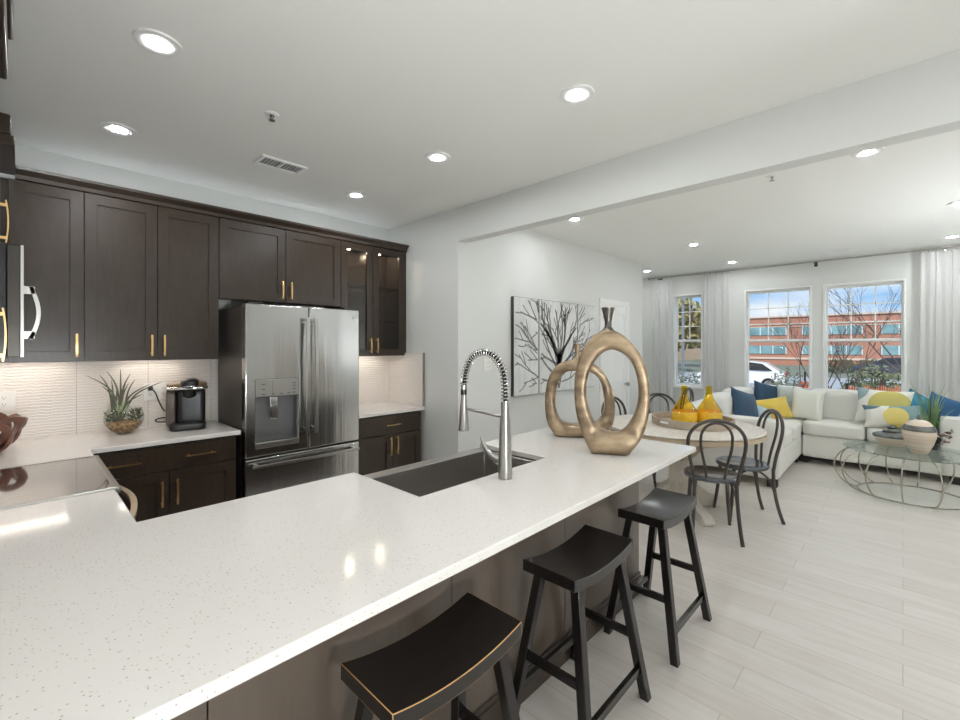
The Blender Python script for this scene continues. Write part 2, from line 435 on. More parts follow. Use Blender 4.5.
# ------------------------------------------------------------------ recessed lamps, vents, sprinklers
LAMP_E = bpy.data.materials.new('lamp_lens'); LAMP_E.use_nodes = True
_b = LAMP_E.node_tree.nodes['Principled BSDF']; _b.inputs['Emission Color'].default_value = (.95, .975, 1, 1); _b.inputs['Emission Strength'].default_value = CAN
def can(x, y, label, group):
    r = thing('recessed_light', label, 'ceiling light', (x, y, CH), 0, group)
    bm = bmesh.new(); lathe(bm, [(.084, 0), (.082, -.007), (.070, -.010), (.052, -.006), (.037, -.003), (.037, -.001)], 36); obj('trim_ring', bm, TRIM, r, smooth=50)
    bm = bmesh.new(); disc(bm, .037, -.005, -.0005, 36); obj('lens', bm, LAMP_E, r)
KL = [(.39, 2.2, 'lit recessed light in kitchen ceiling, the largest and nearest, above the cooktop'),
      (.39, 3.24, 'lit recessed light in kitchen ceiling close to the wall cabinets over the plant'),
      (1.9, 1.16, 'lit recessed light in kitchen ceiling near the dropped beam above the worktop'),
      (1.9, 2.207, 'lit recessed light in kitchen ceiling above the sink, right of the vent'),
      (1.91, 3.245, 'lit recessed light in kitchen ceiling in front of the glass cabinet')]
for x, y, l in KL: can(x, y, l, 'recessed lights in the kitchen ceiling')
LL = [(3.757, .161, 'lit recessed light half hidden behind the dropped beam edge, the large one toward the right'),
      (3.757, 2.315, 'small lit recessed light peeping under the beam above the tree picture'),
      (5.705, 1.85, 'lit recessed light in the middle of the living room ceiling above the table'),
      (7.285, 1.824, 'lit recessed light in living ceiling close to the curtain rod and second curtain'),
      (7.2, 3.07, 'lit recessed light in living ceiling tucked beside the far wall corner'),
      (5.632, -.36, 'lit recessed light cut by the right picture edge, nearer of two'),
      (7.334, -.40, 'lit recessed light in living ceiling above the right curtain')]
for x, y, l in LL: can(x, y, l, 'recessed lights in the living room ceiling')
for x, y in ((.39, 1.16), (.39, -.7), (1.9, -.7), (-1.6, -.5), (3.757, -1.3), (5.70, -1.4), (7.3, -1.4)):
    can(x, y, 'recessed light in the ceiling outside the view', 'recessed lights outside the view')

def fill_uplight(x, y, power, tilt=0, az=90):  # unseen uplight added to brighten the ceiling, not a lamp of this room
    m = bpy.data.materials.new('fill_emitter'); m.use_nodes = True
    b = m.node_tree.nodes['Principled BSDF']; b.inputs['Emission Color'].default_value = (.93, .97, 1, 1); b.inputs['Emission Strength'].default_value = power
    r = thing('added_uplight', 'added fill uplight with a bowl head, outside the view', 'fill light', (x, y, 0), R(az), 'fill uplights added outside the view')
    bm = bmesh.new(); lathe(bm, [(0, 0), (.15, 0), (.15, .02), (.02, .035), (0, .035)], 28); obj('base', bm, SATIN, r, smooth=40)
    bm = bmesh.new(); tube(bm, [(0, 0, .03), (0, 0, .90)], .012, 12); obj('pole', bm, SATIN, r, smooth=60)
    M = Matrix.Translation((0, 0, .90)) @ Matrix.Rotation(R(tilt), 4, 'Y')
    bm = bmesh.new(); lathe(bm, [(0, 0), (.05, .005), (.15, .05), (.21, .10), (.205, .10), (.145, .06), (.05, .02), (0, .018)], 36); bmesh.ops.transform(bm, matrix=M, verts=bm.verts); obj('fill_bowl', bm, TRIM, r, smooth=60)
    bm = bmesh.new(); disc(bm, .15, .072, .076, 32); bmesh.ops.transform(bm, matrix=M, verts=bm.verts); obj('fill_disc', bm, m, r)
fill_uplight(.10, -1.35, UPLIGHT * .78, 46, 104); fill_uplight(5.4, -1.6, UPLIGHT * .62)

def vent(x0, x1, y0, y1, label):
    r = thing('ceiling_vent', label, 'vent', ((x0 + x1) / 2, (y0 + y1) / 2, CH))
    a, b = (x1 - x0) / 2, (y1 - y0) / 2
    bm = bmesh.new(); slab(bm, [-a, -a + .022, a - .022, a], [-b, -b + .022, b - .022, b], [[1, 1, 1], [1, 0, 1], [1, 1, 1]], -.012, 0); obj('frame', bm, TRIM, r, bevel=.003)
    bm = bmesh.new(); n = 12
    for i in range(n):
        x = -a + .03 + (2 * a - .06) * i / (n - 1)
        box(bm, -.0012, .0012, -b + .02, b - .02, -.010, .004, M=Matrix.Translation((x, 0, -.002)) @ Matrix.Rotation(R(38), 4, 'Y'))
    box(bm, -.006, .006, -b + .02, b - .02, -.012, -.002)
    obj('louvres', bm, TRIM, r)
    obj('duct', B((-a + .02, a - .02, -b + .02, b - .02, -.002, -.0005)), mat('duct_grey', (158, 158, 158), .8), r)
vent(1.085, 1.385, 2.985, 3.155, 'white slotted air vent in the kitchen ceiling')
vent(7.30, 7.44, .48, .80, 'small white air vent in living room ceiling near the windows')
def sprinkler(x, y, label):
    r = thing('sprinkler', label, 'sprinkler', (x, y, CH))
    bm = bmesh.new(); lathe(bm, [(.036, 0), (.034, -.006), (.016, -.009), (.014, -.004)], 24); obj('escutcheon', bm, TRIM, r, smooth=50)
    bm = bmesh.new(); lathe(bm, [(.010, -.002), (.010, -.016), (.004, -.018), (.004, -.032), (.016, -.033), (.016, -.036), (0, -.037)], 16)
    obj('deflector', bm, SATIN, r, smooth=50)
sprinkler(.933, 2.438, 'small round sprinkler head in the kitchen ceiling')
sprinkler(3.802, .69, 'small sprinkler head hanging just behind the dropped beam')

# ------------------------------------------------------------------ cabinets
def pull_v(bm, x, z0, z1, y=-.02, w=.011):
    """arched flat pull standing off the face y toward -y"""
    zm = (z0 + z1) / 2
    pts = [(x, y - .030 - .006 * (1 - ((z - zm) / ((z1 - z0) / 2)) ** 2), z) for z in [z0 + (z1 - z0) * k / 8 for k in range(9)]]
    for p, q in zip(pts, pts[1:]): bar(bm, p, q, w, w * .6, ref=(0, 1, 0))
    for z in (z0 + .018, z1 - .018): box(bm, x - .005, x + .005, y - .032, y, z - .005, z + .005)
def pull_h(bm, x0, x1, z, y=-.02):
    xm = (x0 + x1) / 2
    pts = [(x, y - .030 - .004 * (1 - ((x - xm) / ((x1 - x0) / 2)) ** 2), z) for x in [x0 + (x1 - x0) * k / 8 for k in range(9)]]
    for p, q in zip(pts, pts[1:]): bar(bm, p, q, .007, .011, ref=(0, 1, 0))
    for x in (x0 + .018, x1 - .018): box(bm, x - .005, x + .005, y - .032, y, z - .005, z + .005)
def shaker(x0, x1, z0, z1, rail=.062, glass=False, t=.021):
    bm = bmesh.new()
    slab(bm, [x0, x0 + rail, x1 - rail, x1], [z0, z0 + rail, z1 - rail, z1], [[1, 1, 1], [1, 0, 1], [1, 1, 1]], -t, 0, 'xzy')
    if not glass: box(bm, x0 + rail - .002, x1 - rail + .002, -t + .011, -.002, z0 + rail - .002, z1 - rail + .002)
    return bm
G = .0025
def cab(name, label, x, y, z, w, d, h, rz=0, doors=(), drawers=(), toe=0, glass=False, open_front=False, lift=0):
    """local: x along the front, -y outward; doors = (x0, x1, z0, z1, handle_x, hz0, hz1)"""
    r = thing(name, label, 'cabinet', (x, y, z), rz)
    if name == 'wall_cabinet': lift = .02
    if open_front:
        k = .016
        obj('body', B((0, k, 0, d, lift, h), (w - k, w, 0, d, lift, h), (k, w - k, 0, d, lift, lift + k), (k, w - k, 0, d, h - k, h), (k, w - k, d - k, d, lift + k, h - k)), ESP, r)
    else:
        obj('body', B((0, w, 0, d, max(toe, lift), h)), ESP, r)
    if name == 'wall_cabinet': obj('light_rail', B((0, w, 0, .016, 0, lift)), ESP, r)
    if toe: obj('toe_kick', B((0, w, .07, d, 0, toe)), ESP, r)
    for (a, b, p, q, hx, h0, h1) in doors:
        dn = obj('door', shaker(a + G, b - G, p + G, q - G, glass=glass), ESP, r, bevel=.0015)
        if glass: obj('pane', B((a + .06, b - .06, -.012, -.008, p + .06, q - .06)), CABGLASS, dn)
        if hx is not None:
            bm = bmesh.new(); pull_v(bm, hx, h0, h1, -.021, .007 if rz else .011); obj('handle', bm, GOLD, dn)
    for (a, b, p, q, hs) in drawers:
        dr = obj('drawer', B((a + G, b - G, -.021, 0, p + G, q - G)), ESP, r, bevel=.002)
        for (h0, h1) in hs:
            bm = bmesh.new(); pull_h(bm, h0, h1, (p + q) / 2, -.021); obj('handle', bm, GOLD, dr)
    return r
UZ, UH, UY = 1.404, 1.045, 3.661     # upper bottoms, height, carcass front (doors 21 mm proud)
UD = YB - .001 - UY
def pulls(z0): return (z0 + .03, z0 + .17)
h0, h1 = .03, .17
cab('wall_cabinet', 'tall dark wall cabinet with one door in the kitchen corner beside the microwave', XL + .001, UY, UZ, .272 - XL - .001, UD, UH,
    doors=[(-.05 - XL, .272 - XL, 0, UH, .272 - XL - .035, h0, h1)])
cab('wall_cabinet', 'dark wall cabinet with two full height doors over the coffee maker', .272, UY, UZ, .743, UD, UH,
    doors=[(0, .3715, 0, UH, .337, h0, h1), (.3715, .743, 0, UH, .406, h0, h1)])
cab('wall_cabinet', 'short dark wall cabinet with two doors above the refrigerator', 1.015, UY, 1.852, .978, UD, UH - .448,
    doors=[(0, .489, 0, UH - .448, .453, .03, .17), (.489, .978, 0, UH - .448, .525, .03, .17)])
gc = cab('wall_cabinet', 'dark wall cabinet with two glass doors and lights inside', 1.993, UY, UZ, .697, UD, UH,
    doors=[(0, .331, 0, UH, .296, h0, h1), (.331, .697, 0, UH, .366, h0, h1)], glass=True, open_front=True)
for z in (.33, .66):
    obj('shelf', B((.02, .677, .02, UD - .02, z, z + .008)), CABGLASS, gc)
PUCK = mat('puck_lens', (255, 240, 215), .4, emit=((255, 240, 215), 160))
for x in (.17, .51):
    bm = bmesh.new(); disc(bm, .03, UH - .026, UH - .0165, 20, (x, .15)); obj('puck_light', bm, PUCK, gc)
obj('filler', B((.697, .726, -.012, .03, 0, UH)), ESP, gc)
# crown along the back run
bm = bmesh.new()
prof = [(UY - .021, 2.432), (UY - .03, 2.44), (UY - .034, 2.462), (UY - .062, 2.488), (UY - .066, 2.503), (UY + .03, 2.503), (UY + .03, 2.451), (UY - .0, 2.451), (UY - .0, 2.432)]
def crown(bm, prof, x0, x1):
    a = [bm.verts.new((x0, y, z)) for y, z in prof]; b = [bm.verts.new((x1, y, z)) for y, z in prof]; n = len(prof)
    bm.faces.new(a); bm.faces.new(b[::-1])
    for i in range(n): bm.faces.new((a[i], b[i], b[(i + 1) % n], a[(i + 1) % n]))
# keep the crown clear above the doors
prof = [(y, max(z, 2.4495)) if y >= UY - .021 else (y, z + .012) for y, z in prof]
crown(bm, prof, -.02, 2.716)
tag(obj('crown_molding', bm, ESP), 'long dark crown molding topping the wall cabinets along the kitchen wall', 'molding')
# left run (faces +x): corner crown, microwave cabinet, near cabinet
LX = -.066
L90 = R(90)
bm = bmesh.new(); box(bm, XL + .001, -.018, 3.06, 3.585, 2.452, 2.503); box(bm, XL + .001, -.03, 3.06, 3.585, 2.505, 2.60)
tag(obj('crown_return', bm, ESP, bevel=.006), 'dark crown piece turning the corner above the microwave side', 'molding')
cab('wall_cabinet', 'dark wall cabinet directly above the microwave at the left edge', LX - .021, 2.326, 1.876, .758, LX - .021 - XL - .001, .56, rz=L90,
    doors=[(0, .379, 0, .56, .03, .0, .155), (.379, .758, 0, .56, None, 0, 0)])
cab('wall_cabinet', 'dark near wall cabinet at the left edge with deep crown', LX - .021, 1.5, UZ, .822, LX - .021 - XL - .001, UH, rz=L90,
    doors=[(0, .411, 0, UH, None, 0, 0), (.411, .822, 0, UH, .44, .05, .21)])
bm = bmesh.new(); box(bm, XL + .001, -.03, 1.5, 2.322, 2.452, 2.60); box(bm, XL + .001, -.016, 1.5, 2.322, 2.60, CH - .002)
tag(obj('crown_fascia', bm, ESP, bevel=.008), 'deep dark crown touching the ceiling at the top left edge', 'molding')
LED = mat('led_lens', (255, 236, 210), .4, emit=((255, 243, 230), 24))
def led(x0, x1, y, label):
    r = thing('under_cabinet_light', label, 'light', ((x0 + x1) / 2, y, UZ + .019)); a = (x1 - x0) / 2
    obj('housing', B((-a, a, -.018, .018, -.012, 0)), TRIM, r); obj('lens', B((-a + .01, a - .01, -.012, .012, -.014, -.012)), LED, r)
led(-.30, .22, 3.80, 'slim light bar under the corner wall cabinet')
led(.45, .85, 3.80, 'slim light bar under the wall cabinet over the coffee maker')
led(2.10, 2.58, 3.80, 'slim light bar under the glass door cabinet')

cv_ = thing('added_top_fill', 'added hidden fill strip on top of the kitchen wall cabinets behind the crown', 'light', (1.35, 3.87, 2.4505))  # hidden strip added to lift the ceiling tone near the back wall
obj('housing', B((-1.3, 1.3, -.02, .02, 0, .010)), TRIM, cv_); obj('lens', B((-1.29, 1.29, -.014, .014, .010, .013)), mat('fill_strip_lens', (250, 250, 250), .4, emit=((240, 247, 255), 4)), cv_)
# base cabinets
CT = .915; CB = .884
cab('base_cabinet', 'dark base cabinet with wide drawer and two doors left of refrigerator', .285, 3.361, 0, .755, YB - 3.362, CB, toe=.1,
    doors=[(0, .365, .1, .715, .325, .50, .66), (.365, .755, .1, .715, .405, .50, .66)],
    drawers=[(0, .755, .715, CB - .01, ((.06, .22), (.45, .62)))])
cab('base_cabinet', 'dark base cabinet with one drawer and two doors right of refrigerator', 1.99, 3.361, 0, .675, YB - 3.362, CB, toe=.1,
    doors=[(0, .35, .1, .70, .315, .52, .68), (.35, .675, .1, .70, .385, .52, .68)],
    drawers=[(0, .675, .705, CB - .01, ((.27, .42),))])
cab('corner_base_cabinet', 'dark base cabinet filling the kitchen corner beside the range', XL + .001, 3.362, 0, .64, YB - 3.363, CB, toe=.1)
cab('base_cabinet', 'dark narrow base cabinet between range and sink counter', .24, 1.86, 0, .46, .24 - XL - .001, CB, rz=L90, toe=.1,
    drawers=[(0, .46, .70, CB - .01, ((.15, .31),))], doors=[(0, .46, .1, .695, .42, .5, .66)])
# peninsula base: panels, end, moulding, kitchen-side fronts
PANELM = mat('lit_espresso_panel', (96, 84, 72), .3, spec=1.0, noise=(9, (90, 78, 68), .7), stretch=(6, 6, 1))  # same wood as the cabinets, colour lightened to stand in for reflected light
pr = thing('peninsula_base', 'dark panelled base under the sink counter facing the stools', 'cabinet', (0, 0, 0))
PX = 2.62
for a, b in ((XL + .001, .30), (.303, 1.068), (1.071, 1.80), (1.803, PX)):
    obj('back_panel', B((a, b, 1.165, 1.185, .0, CB)), PANELM, pr, bevel=.0015)
obj('end_panel', B((PX - .02, PX, 1.186, 1.79, 0, CB)), ESP, pr, bevel=.0015)
bm = bmesh.new(); box(bm, XL + .001, PX + .012, 1.152, 1.164, 0, .10); box(bm, XL + .001, PX + .006, 1.157, 1.164, .10, .125); box(bm, PX + .001, PX + .012, 1.165, 1.78, 0, .10)
obj('base_molding', bm, ESP, pr, bevel=.003)
for a, b, top in ((.36, 1.055, CB - .01), (1.06, 1.49, .62), (1.494, 1.93, .62), (1.935, PX - .022, CB - .01)):
    bm = shaker(a, b, .1, top); bmesh.ops.transform(bm, matrix=Matrix.Translation((0, 1.79, 0)) @ Matrix.Rotation(math.pi, 4, 'Z') @ Matrix.Translation((-(a + b), 0, 0)), verts=bm.verts)
    obj('door', bm, ESP, pr)
obj('kitchen_rail', B((.36, 1.055, 1.74, 1.789, 0, .099), (1.935, PX - .021, 1.74, 1.789, 0, .099), (1.055, 1.935, 1.74, 1.789, 0, .099)), ESP, pr)

# worktops
bm = bmesh.new(); slab(bm, [XL + .001, .27, 1.075, 1.915, 2.72], [.867, 1.355, 1.84, 2.322], [[1, 1, 1, 1], [1, 1, 0, 1], [1, 0, 0, 0]], CB + .001, CT)
tag(obj('worktop', bm, QUARTZ, bevel=.004), 'long white speckled quartz counter with the sink, foreground', 'countertop')
bm = bmesh.new(); slab(bm, [XL + .019, .275, 1.062], [3.092, 3.32, YB - .021], [[1, 0], [1, 1]], CB + .001, CT)
tag(obj('worktop', bm, QUARTZ, bevel=.004), 'white quartz counter under the plant and coffee maker', 'countertop')
tag(obj('worktop', B((1.985, 2.696, 3.32, YB - .021, CB + .001, CT)), QUARTZ, bevel=.004), 'short white quartz counter right of the refrigerator', 'countertop')

# ------------------------------------------------------------------ refrigerator
fr = thing('refrigerator', 'stainless french door refrigerator with water dispenser in left door', 'refrigerator', (1.082, 3.30, 0))
W = .892
obj('cabinet_body', B((.004, W - .004, .075, .62, .03, 1.785)), DKGREY, fr, bevel=.006)
def fdoor(nm, x0, x1, z0, z1, hole=None):
    bm = bmesh.new()
    if hole:
        a, b, p, q = hole; slab(bm, [x0, a, b, x1], [z0, p, q, z1], [[1, 1, 1], [1, 0, 1], [1, 1, 1]], 0, .07, 'xzy')
    else: box(bm, x0, x1, 0, .07, z0, z1)
    return obj(nm, bm, STEEL, fr, bevel=.008, seg=3)
DZ = (.072, .372, .80, 1.255)
dl = fdoor('left_door', 0, .455, .712, 1.80, (DZ[0], DZ[1], DZ[2], DZ[3]))
drr = fdoor('right_door', .460, W, .712, 1.80)
dz = fdoor('freezer_drawer', 0, W, .06, .700)
obj('foot', B((.03, W - .03, .1, .58, 0, .03)), BLACKPL, fr)
obj('hinge_cover', B((.03, .13, .02, .12, 1.80, 1.815), (W - .13, W - .03, .02, .12, 1.80, 1.815)), BLACKPL, fr)
# dispenser inside left door
bm = bmesh.new(); box(bm, DZ[0], DZ[1], .052, .068, DZ[2], DZ[3]); box(bm, DZ[0], DZ[0] + .01, .0, .055, DZ[2], 1.14); box(bm, DZ[1] - .01, DZ[1], .0, .055, DZ[2], 1.14)
obj('dispenser_recess', bm, GREYPL, dl)
obj('control_panel', B((DZ[0] - .004, DZ[1] + .004, -.006, .05, 1.135, DZ[3] + .004)), SATIN, dl, bevel=.003)
bm = bmesh.new()
for x, z in ((.12, 1.225), (.12, 1.19), (.12, 1.155), (.19, 1.152), (.245, 1.152), (.30, 1.152), (.34, 1.225), (.34, 1.205), (.34, 1.18), (.34, 1.155)):
    box(bm, x - .012, x + .012, -.0066, -.0062, z - .003, z + .003)
box(bm, .183, .185, -.0066, -.006, 1.14, 1.25)
obj('panel_buttons', bm, mat('panel_ink', (96, 96, 98), .4), dl)
obj('paddle', B((.172, .232, .012, .035, .965, 1.135)), CHROME, dl, bevel=.008)
obj('drip_tray', B((DZ[0] - .004, DZ[1] + .004, -.012, .05, DZ[2] - .03, DZ[2] + .012)), SATIN, dl, bevel=.004)
def fhandle(par, p, q, out):
    bm = bmesh.new(); n = 14; pts = []
    p, q = Vector(p), Vector(q)
    for i in range(n + 1):
        s = i / n; v = p.lerp(q, s); v.y -= out * (.75 + .25 * math.sin(math.pi * s)); pts.append(v)
    for a, b in zip(pts, pts[1:]): bar(bm, a, b, .026 if abs((q - p).z) > .1 else .018, .018 if abs((q - p).z) > .1 else .026, ref=(0, 1, 0))
    d = (q - p).normalized() * .03
    for v in (p + d, q - d): box(bm, v.x - .012, v.x + .012, v.y - out * .8, v.y, v.z - .012, v.z + .012)
    obj('handle', bm, SATIN, par, smooth=40)
fhandle(dl, (.425, 0, .835), (.425, 0, 1.715), .062)
fhandle(drr, (.492, 0, .835), (.492, 0, 1.715), .062)
fhandle(dz, (.035, 0, .652), (.86, 0, .652), .062)
bm = bmesh.new(); tube(bm, [(.85 + .018 * math.cos(a), -.002, 1.735 + .018 * math.sin(a)) for a in [2 * math.pi * k / 24 for k in range(24)]], .0018, 6, closed=True)
for s in (-1, 1): tube(bm, [(.85 + s * (.003 + .008 * abs(math.sin(a / 2))), -.002, 1.735 + .009 * math.cos(a)) for a in [2 * math.pi * k / 14 for k in range(12)]], .0012, 5)
disc_b = bmesh.new()
obj('round_emblem', bm, CHROME, drr)
disc_b.free()

# ------------------------------------------------------------------ range and microwave
rg = thing('range', 'slide in range with glossy black glass cooktop between counters', 'range', (XL + .02, 2.326, 0))
RW, RD = .758, .275 - XL - .02
obj('oven_body', B((0, RD - .03, 0, RW, .0, .895)), BLACKPL, rg)
od = obj('oven_door', B((RD - .03, RD, .004, RW - .004, .17, .78)), SATIN, rg, bevel=.005)
obj('window', B((RD - .002, RD + .002, .12, RW - .12, .33, .62)), BLACKGL, od)
obj('front_panel', B((RD - .03, RD + .005, .0, RW, .785, .905)), SATIN, rg, bevel=.004)
obj('warming_drawer', B((RD - .03, RD, .004, RW - .004, .03, .165)), SATIN, rg, bevel=.004)
bm = bmesh.new(); slab(bm, [.0, .012, RD - .012, RD + .012], [0, .014, RW - .014, RW], [[1, 1, 1], [1, 0, 1], [1, 1, 1]], .896, .922); obj('trim_frame', bm, SATIN, rg, bevel=.003)
ct_ = obj('cooktop_glass', B((.012, RD - .012, .014, RW - .014, .905, .9195)), BLACKGL, rg)
bm = bmesh.new(); pts = []
for k in range(15):
    s = k / 14; pts.append((RD + .05 + .05 * math.sin(math.pi * s), .03 + (RW - .06) * s, .765))
for a, b in zip(pts, pts[1:]): bar(bm, a, b, .024, .02)
for y in (.05, RW - .05): box(bm, RD, RD + .06, y - .012, y + .012, .752, .778)
obj('handle', bm, mat('warm_steel', (206, 190, 164), .3, 1), od, smooth=50)

mw = thing('microwave', 'over the range microwave seen edge on with silver handle', 'microwave', (XL + .001, 2.326, 1.456))
MD = .008 - XL
obj('microwave_body', B((0, MD - .045, 0, .758, 0, .412)), BLACKPL, mw)
md = obj('microwave_door', B((MD - .043, MD - .008, .0, .758, .004, .412)), mat('mw_door', (70, 66, 62), .3, .6), mw, bevel=.003)
obj('door_edge', B((MD - .008, MD, .0, .758, .004, .412)), SATIN, md)
bm = bmesh.new()
pts = [(MD + .018 + .022 * math.sin(math.pi * k / 10), .062, .07 + .20 * k / 10) for k in range(11)]
for a, b in zip(pts, pts[1:]): bar(bm, a, b, .02, .012, ref=(1, 0, 0))
for z in (.085, .255): box(bm, MD, MD + .03, .052, .072, z - .014, z + .014)
obj('handle', bm, SATIN, md, smooth=50)
bm = bmesh.new(); box(bm, .06, .22, .30, .46, -.006, 0); obj('task_light', bm, LED, mw)

# ------------------------------------------------------------------ sink and faucet
sk = thing('sink', 'stainless apron front sink set in the long counter', 'sink', (1.495, 1.6, .64))
a, y0, y1, zt, t = .425, -.25, .262, .2435, .012
bm = bmesh.new()
slab(bm, [-a, -a + .02, a - .02, a], [y0, y0 + .02, y1 - .075, y1], [[1, 1, 1], [1, 0, 1], [1, 1, 1]], .0, zt)
box(bm, -a + .01, a - .01, y0 + .01, y1 - .06, 0, .014)
obj('basin', bm, SINKM, sk, bevel=.005)
bm = bmesh.new(); lathe(bm, [(.0, .0165), (.03, .016), (.045, .018), (.048, .0142)], 24, (0, -.03, 0)); obj('drain', bm, CHROME, sk, smooth=40)
FX, FY = 1.487, 1.272
fa = thing('faucet', 'tall brushed steel faucet with coiled spring neck beside sink', 'faucet', (FX, FY, CT), R(3))
bm = bmesh.new(); lathe(bm, [(0, 0), (.031, 0), (.031, .03), (.030, .05), (.026, .17), (.022, .268), (0, .268)], 28); obj('base_post', bm, SATIN, fa, smooth=40)
bm = bmesh.new(); lathe(bm, [(0, .268), (.0185, .268), (.0185, .335), (0, .335)], 20); obj('neck_sleeve', bm, SATIN, fa, smooth=40)
neck = spline([(0, 0, .33), (0, 0, .40), (0, .012, .475), (0, .065, .54), (0, .13, .556), (0, .195, .532), (0, .235, .465), (0, .247, .40)], 10)
bm = bmesh.new(); tube(bm, neck, .009, 10); nk = obj('hose', bm, BLACKPL, fa, smooth=60)
# spring: helix around the neck
Tn, Un = frames([Vector(p) for p in neck], False)
bm = bmesh.new(); hp = []; turns = 34; per = 10
L = [0]
for p, q in zip(neck, neck[1:]): L.append(L[-1] + (q - p).length)
for i in range(turns * per + 1):
    s = i / (turns * per) * L[-1]; k = 0
    while k < len(L) - 2 and L[k + 1] < s: k += 1
    f = (s - L[k]) / (L[k + 1] - L[k]); c = neck[k].lerp(neck[k + 1], f); u = Un[k]; w = Tn[k].cross(u); an = 2 * math.pi * i / per
    hp.append(c + (u * math.cos(an) + w * math.sin(an)) * .0165)
tube(bm, hp, .003, 5); obj('spring', bm, CHROME, fa, smooth=60)
bm = bmesh.new(); lathe(bm, [(0, .40), (.015, .40), (.0135, .345), (.015, .33), (.026, .185), (.024, .18), (0, .18)], 24, (0, .25, 0)); sh = obj('spray_head', bm, SATIN, fa, smooth=40)
bm = bmesh.new(); lathe(bm, [(.0135, .345), (.0137, .40)], 20, (0, .25, .0)); tube(bm, [(0, .25, .352), (0, .25, .392)], .0145, 16); obj('collar', bm, BLACKPL, sh, smooth=40)
bm = bmesh.new(); tube(bm, [(0, .018, .27), (0, .228, .285)], .007, 10); obj('holder_arm', bm, SATIN, fa, smooth=60)
bm = bmesh.new(); tube(bm, spline([(0, .01, .075), (-.0, .05, .075), (0, .085, .09), (0, .12, .125), (0, .14, .165)], 6), [.021] * 6 + [.02 - .0145 * k / 18 for k in range(19)], 14); obj('lever', bm, SATIN, fa, smooth=60)

# ------------------------------------------------------------------ counter things
def ring_vase(label, x, y, rz, outer, inner, th, neck, dark_neck):
    r = thing('ring_vase', label, 'vase', (x, y, CT), rz, 'metal ring vases')
    n = 96
    O = spline([(a, 0, b) for a, b in outer], 8, True); I = spline([(a, 0, b) for a, b in inner], 8, True)
    cx = sum(p.x for p in I) / len(I); cz = sum(p.z for p in I) / len(I)
    def samp(P):
        out = []
        for k in range(n):
            an = 2 * math.pi * k / n; d = Vector((math.cos(an), 0, math.sin(an))); best = None
            for p, q in zip(P, P[1:] + P[:1]):
                e = q - p; den = d.x * e.z - d.z * e.x
                if abs(den) < 1e-9: continue
                wx, wz = p.x - cx, p.z - cz
                tt = (wx * e.z - wz * e.x) / den; s = (wx * d.z - wz * d.x) / den
                if tt > 0 and -1e-6 <= s <= 1 + 1e-6 and (best is None or tt > best): best = tt
            out.append(best)
        return out
    ro, ri = samp(O), samp(I)
    bm = bmesh.new(); rings = []
    for k in range(n):
        an = 2 * math.pi * k / n; c, s = math.cos(an), math.sin(an); ring = []
        for m_ in range(14):
            b = 2 * math.pi * m_ / 14; e = lambda v: math.copysign(abs(v) ** .42, v)
            f = .5 + .5 * e(math.cos(b)); rr = ri[k] + (ro[k] - ri[k]) * f
            z = max(0.0, cz + rr * s)
            flat = th * (1.25 if cz + rr * s < .12 else 1.0)
            ring.append(bm.verts.new((cx + rr * c, flat * e(math.sin(b)), z)))
        rings.append(ring)
    for i in range(n):
        A, Bq = rings[i], rings[(i + 1) % n]
        for k in range(14): bm.faces.new((A[k], A[(k + 1) % 14], Bq[(k + 1) % 14], Bq[k]))
    obj('ring_body', bm, BRASSV, r, smooth=60)
    bm = bmesh.new(); lathe(bm, neck[1], 24, (neck[0], 0, 0), 1, .8); obj('neck', bm, BRASSD if dark_neck else BRASSV, r, smooth=60)
k_ = .001215
def cv(pts, cx0, zb, k): return [((x - cx0) * k, (zb - z) * k) for x, z in pts]
big_o = cv([(330, 137), (270, 165), (222, 225), (193, 310), (184, 400), (190, 500), (214, 595), (252, 680), (262, 692), (335, 694), (410, 696), (424, 684), (470, 620), (497, 545), (508, 440), (500, 345), (472, 255), (425, 190), (380, 152)], 335, 693, k_)
big_i = cv([(350, 228), (295, 255), (255, 320), (238, 400), (245, 480), (280, 560), (330, 592), (370, 594), (410, 570), (448, 500), (462, 420), (450, 330), (415, 260)], 335, 693, k_)
ring_vase('large bronze ring shaped vase with oval hole on the counter', 2.225, 1.16, R(-62), big_o, big_i, .045,
          ((-.003), [(.058, .655), (.032, .672), (.019, .69), (.0175, .715), (.024, .75), (.034, .785), (.036, .795), (.031, .793), (.02, .76), (0, .75)]), True)
ks = .00143
sm_o = cv([(195, 275), (150, 278), (105, 300), (68, 355), (52, 430), (52, 500), (62, 560), (92, 610), (110, 620), (200, 622), (300, 622), (322, 610), (350, 555), (360, 490), (352, 420), (330, 360), (290, 305), (240, 280)], 205, 620, ks)
sm_i = cv([(200, 325), (150, 328), (118, 360), (100, 430), (100, 490), (122, 545), (150, 560), (205, 562), (260, 560), (290, 545), (314, 490), (312, 430), (295, 365), (255, 330)], 205, 620, ks)
ring_vase('smaller bronze ring shaped vase with squarish hole behind the large one', 2.51, 1.515, R(-56), sm_o, sm_i, .05,
          ((-.012), [(.045, .485), (.025, .50), (.015, .515), (.014, .54), (.020, .575), (.0245, .598), (.02, .597), (.01, .57), (0, .56)]), False)

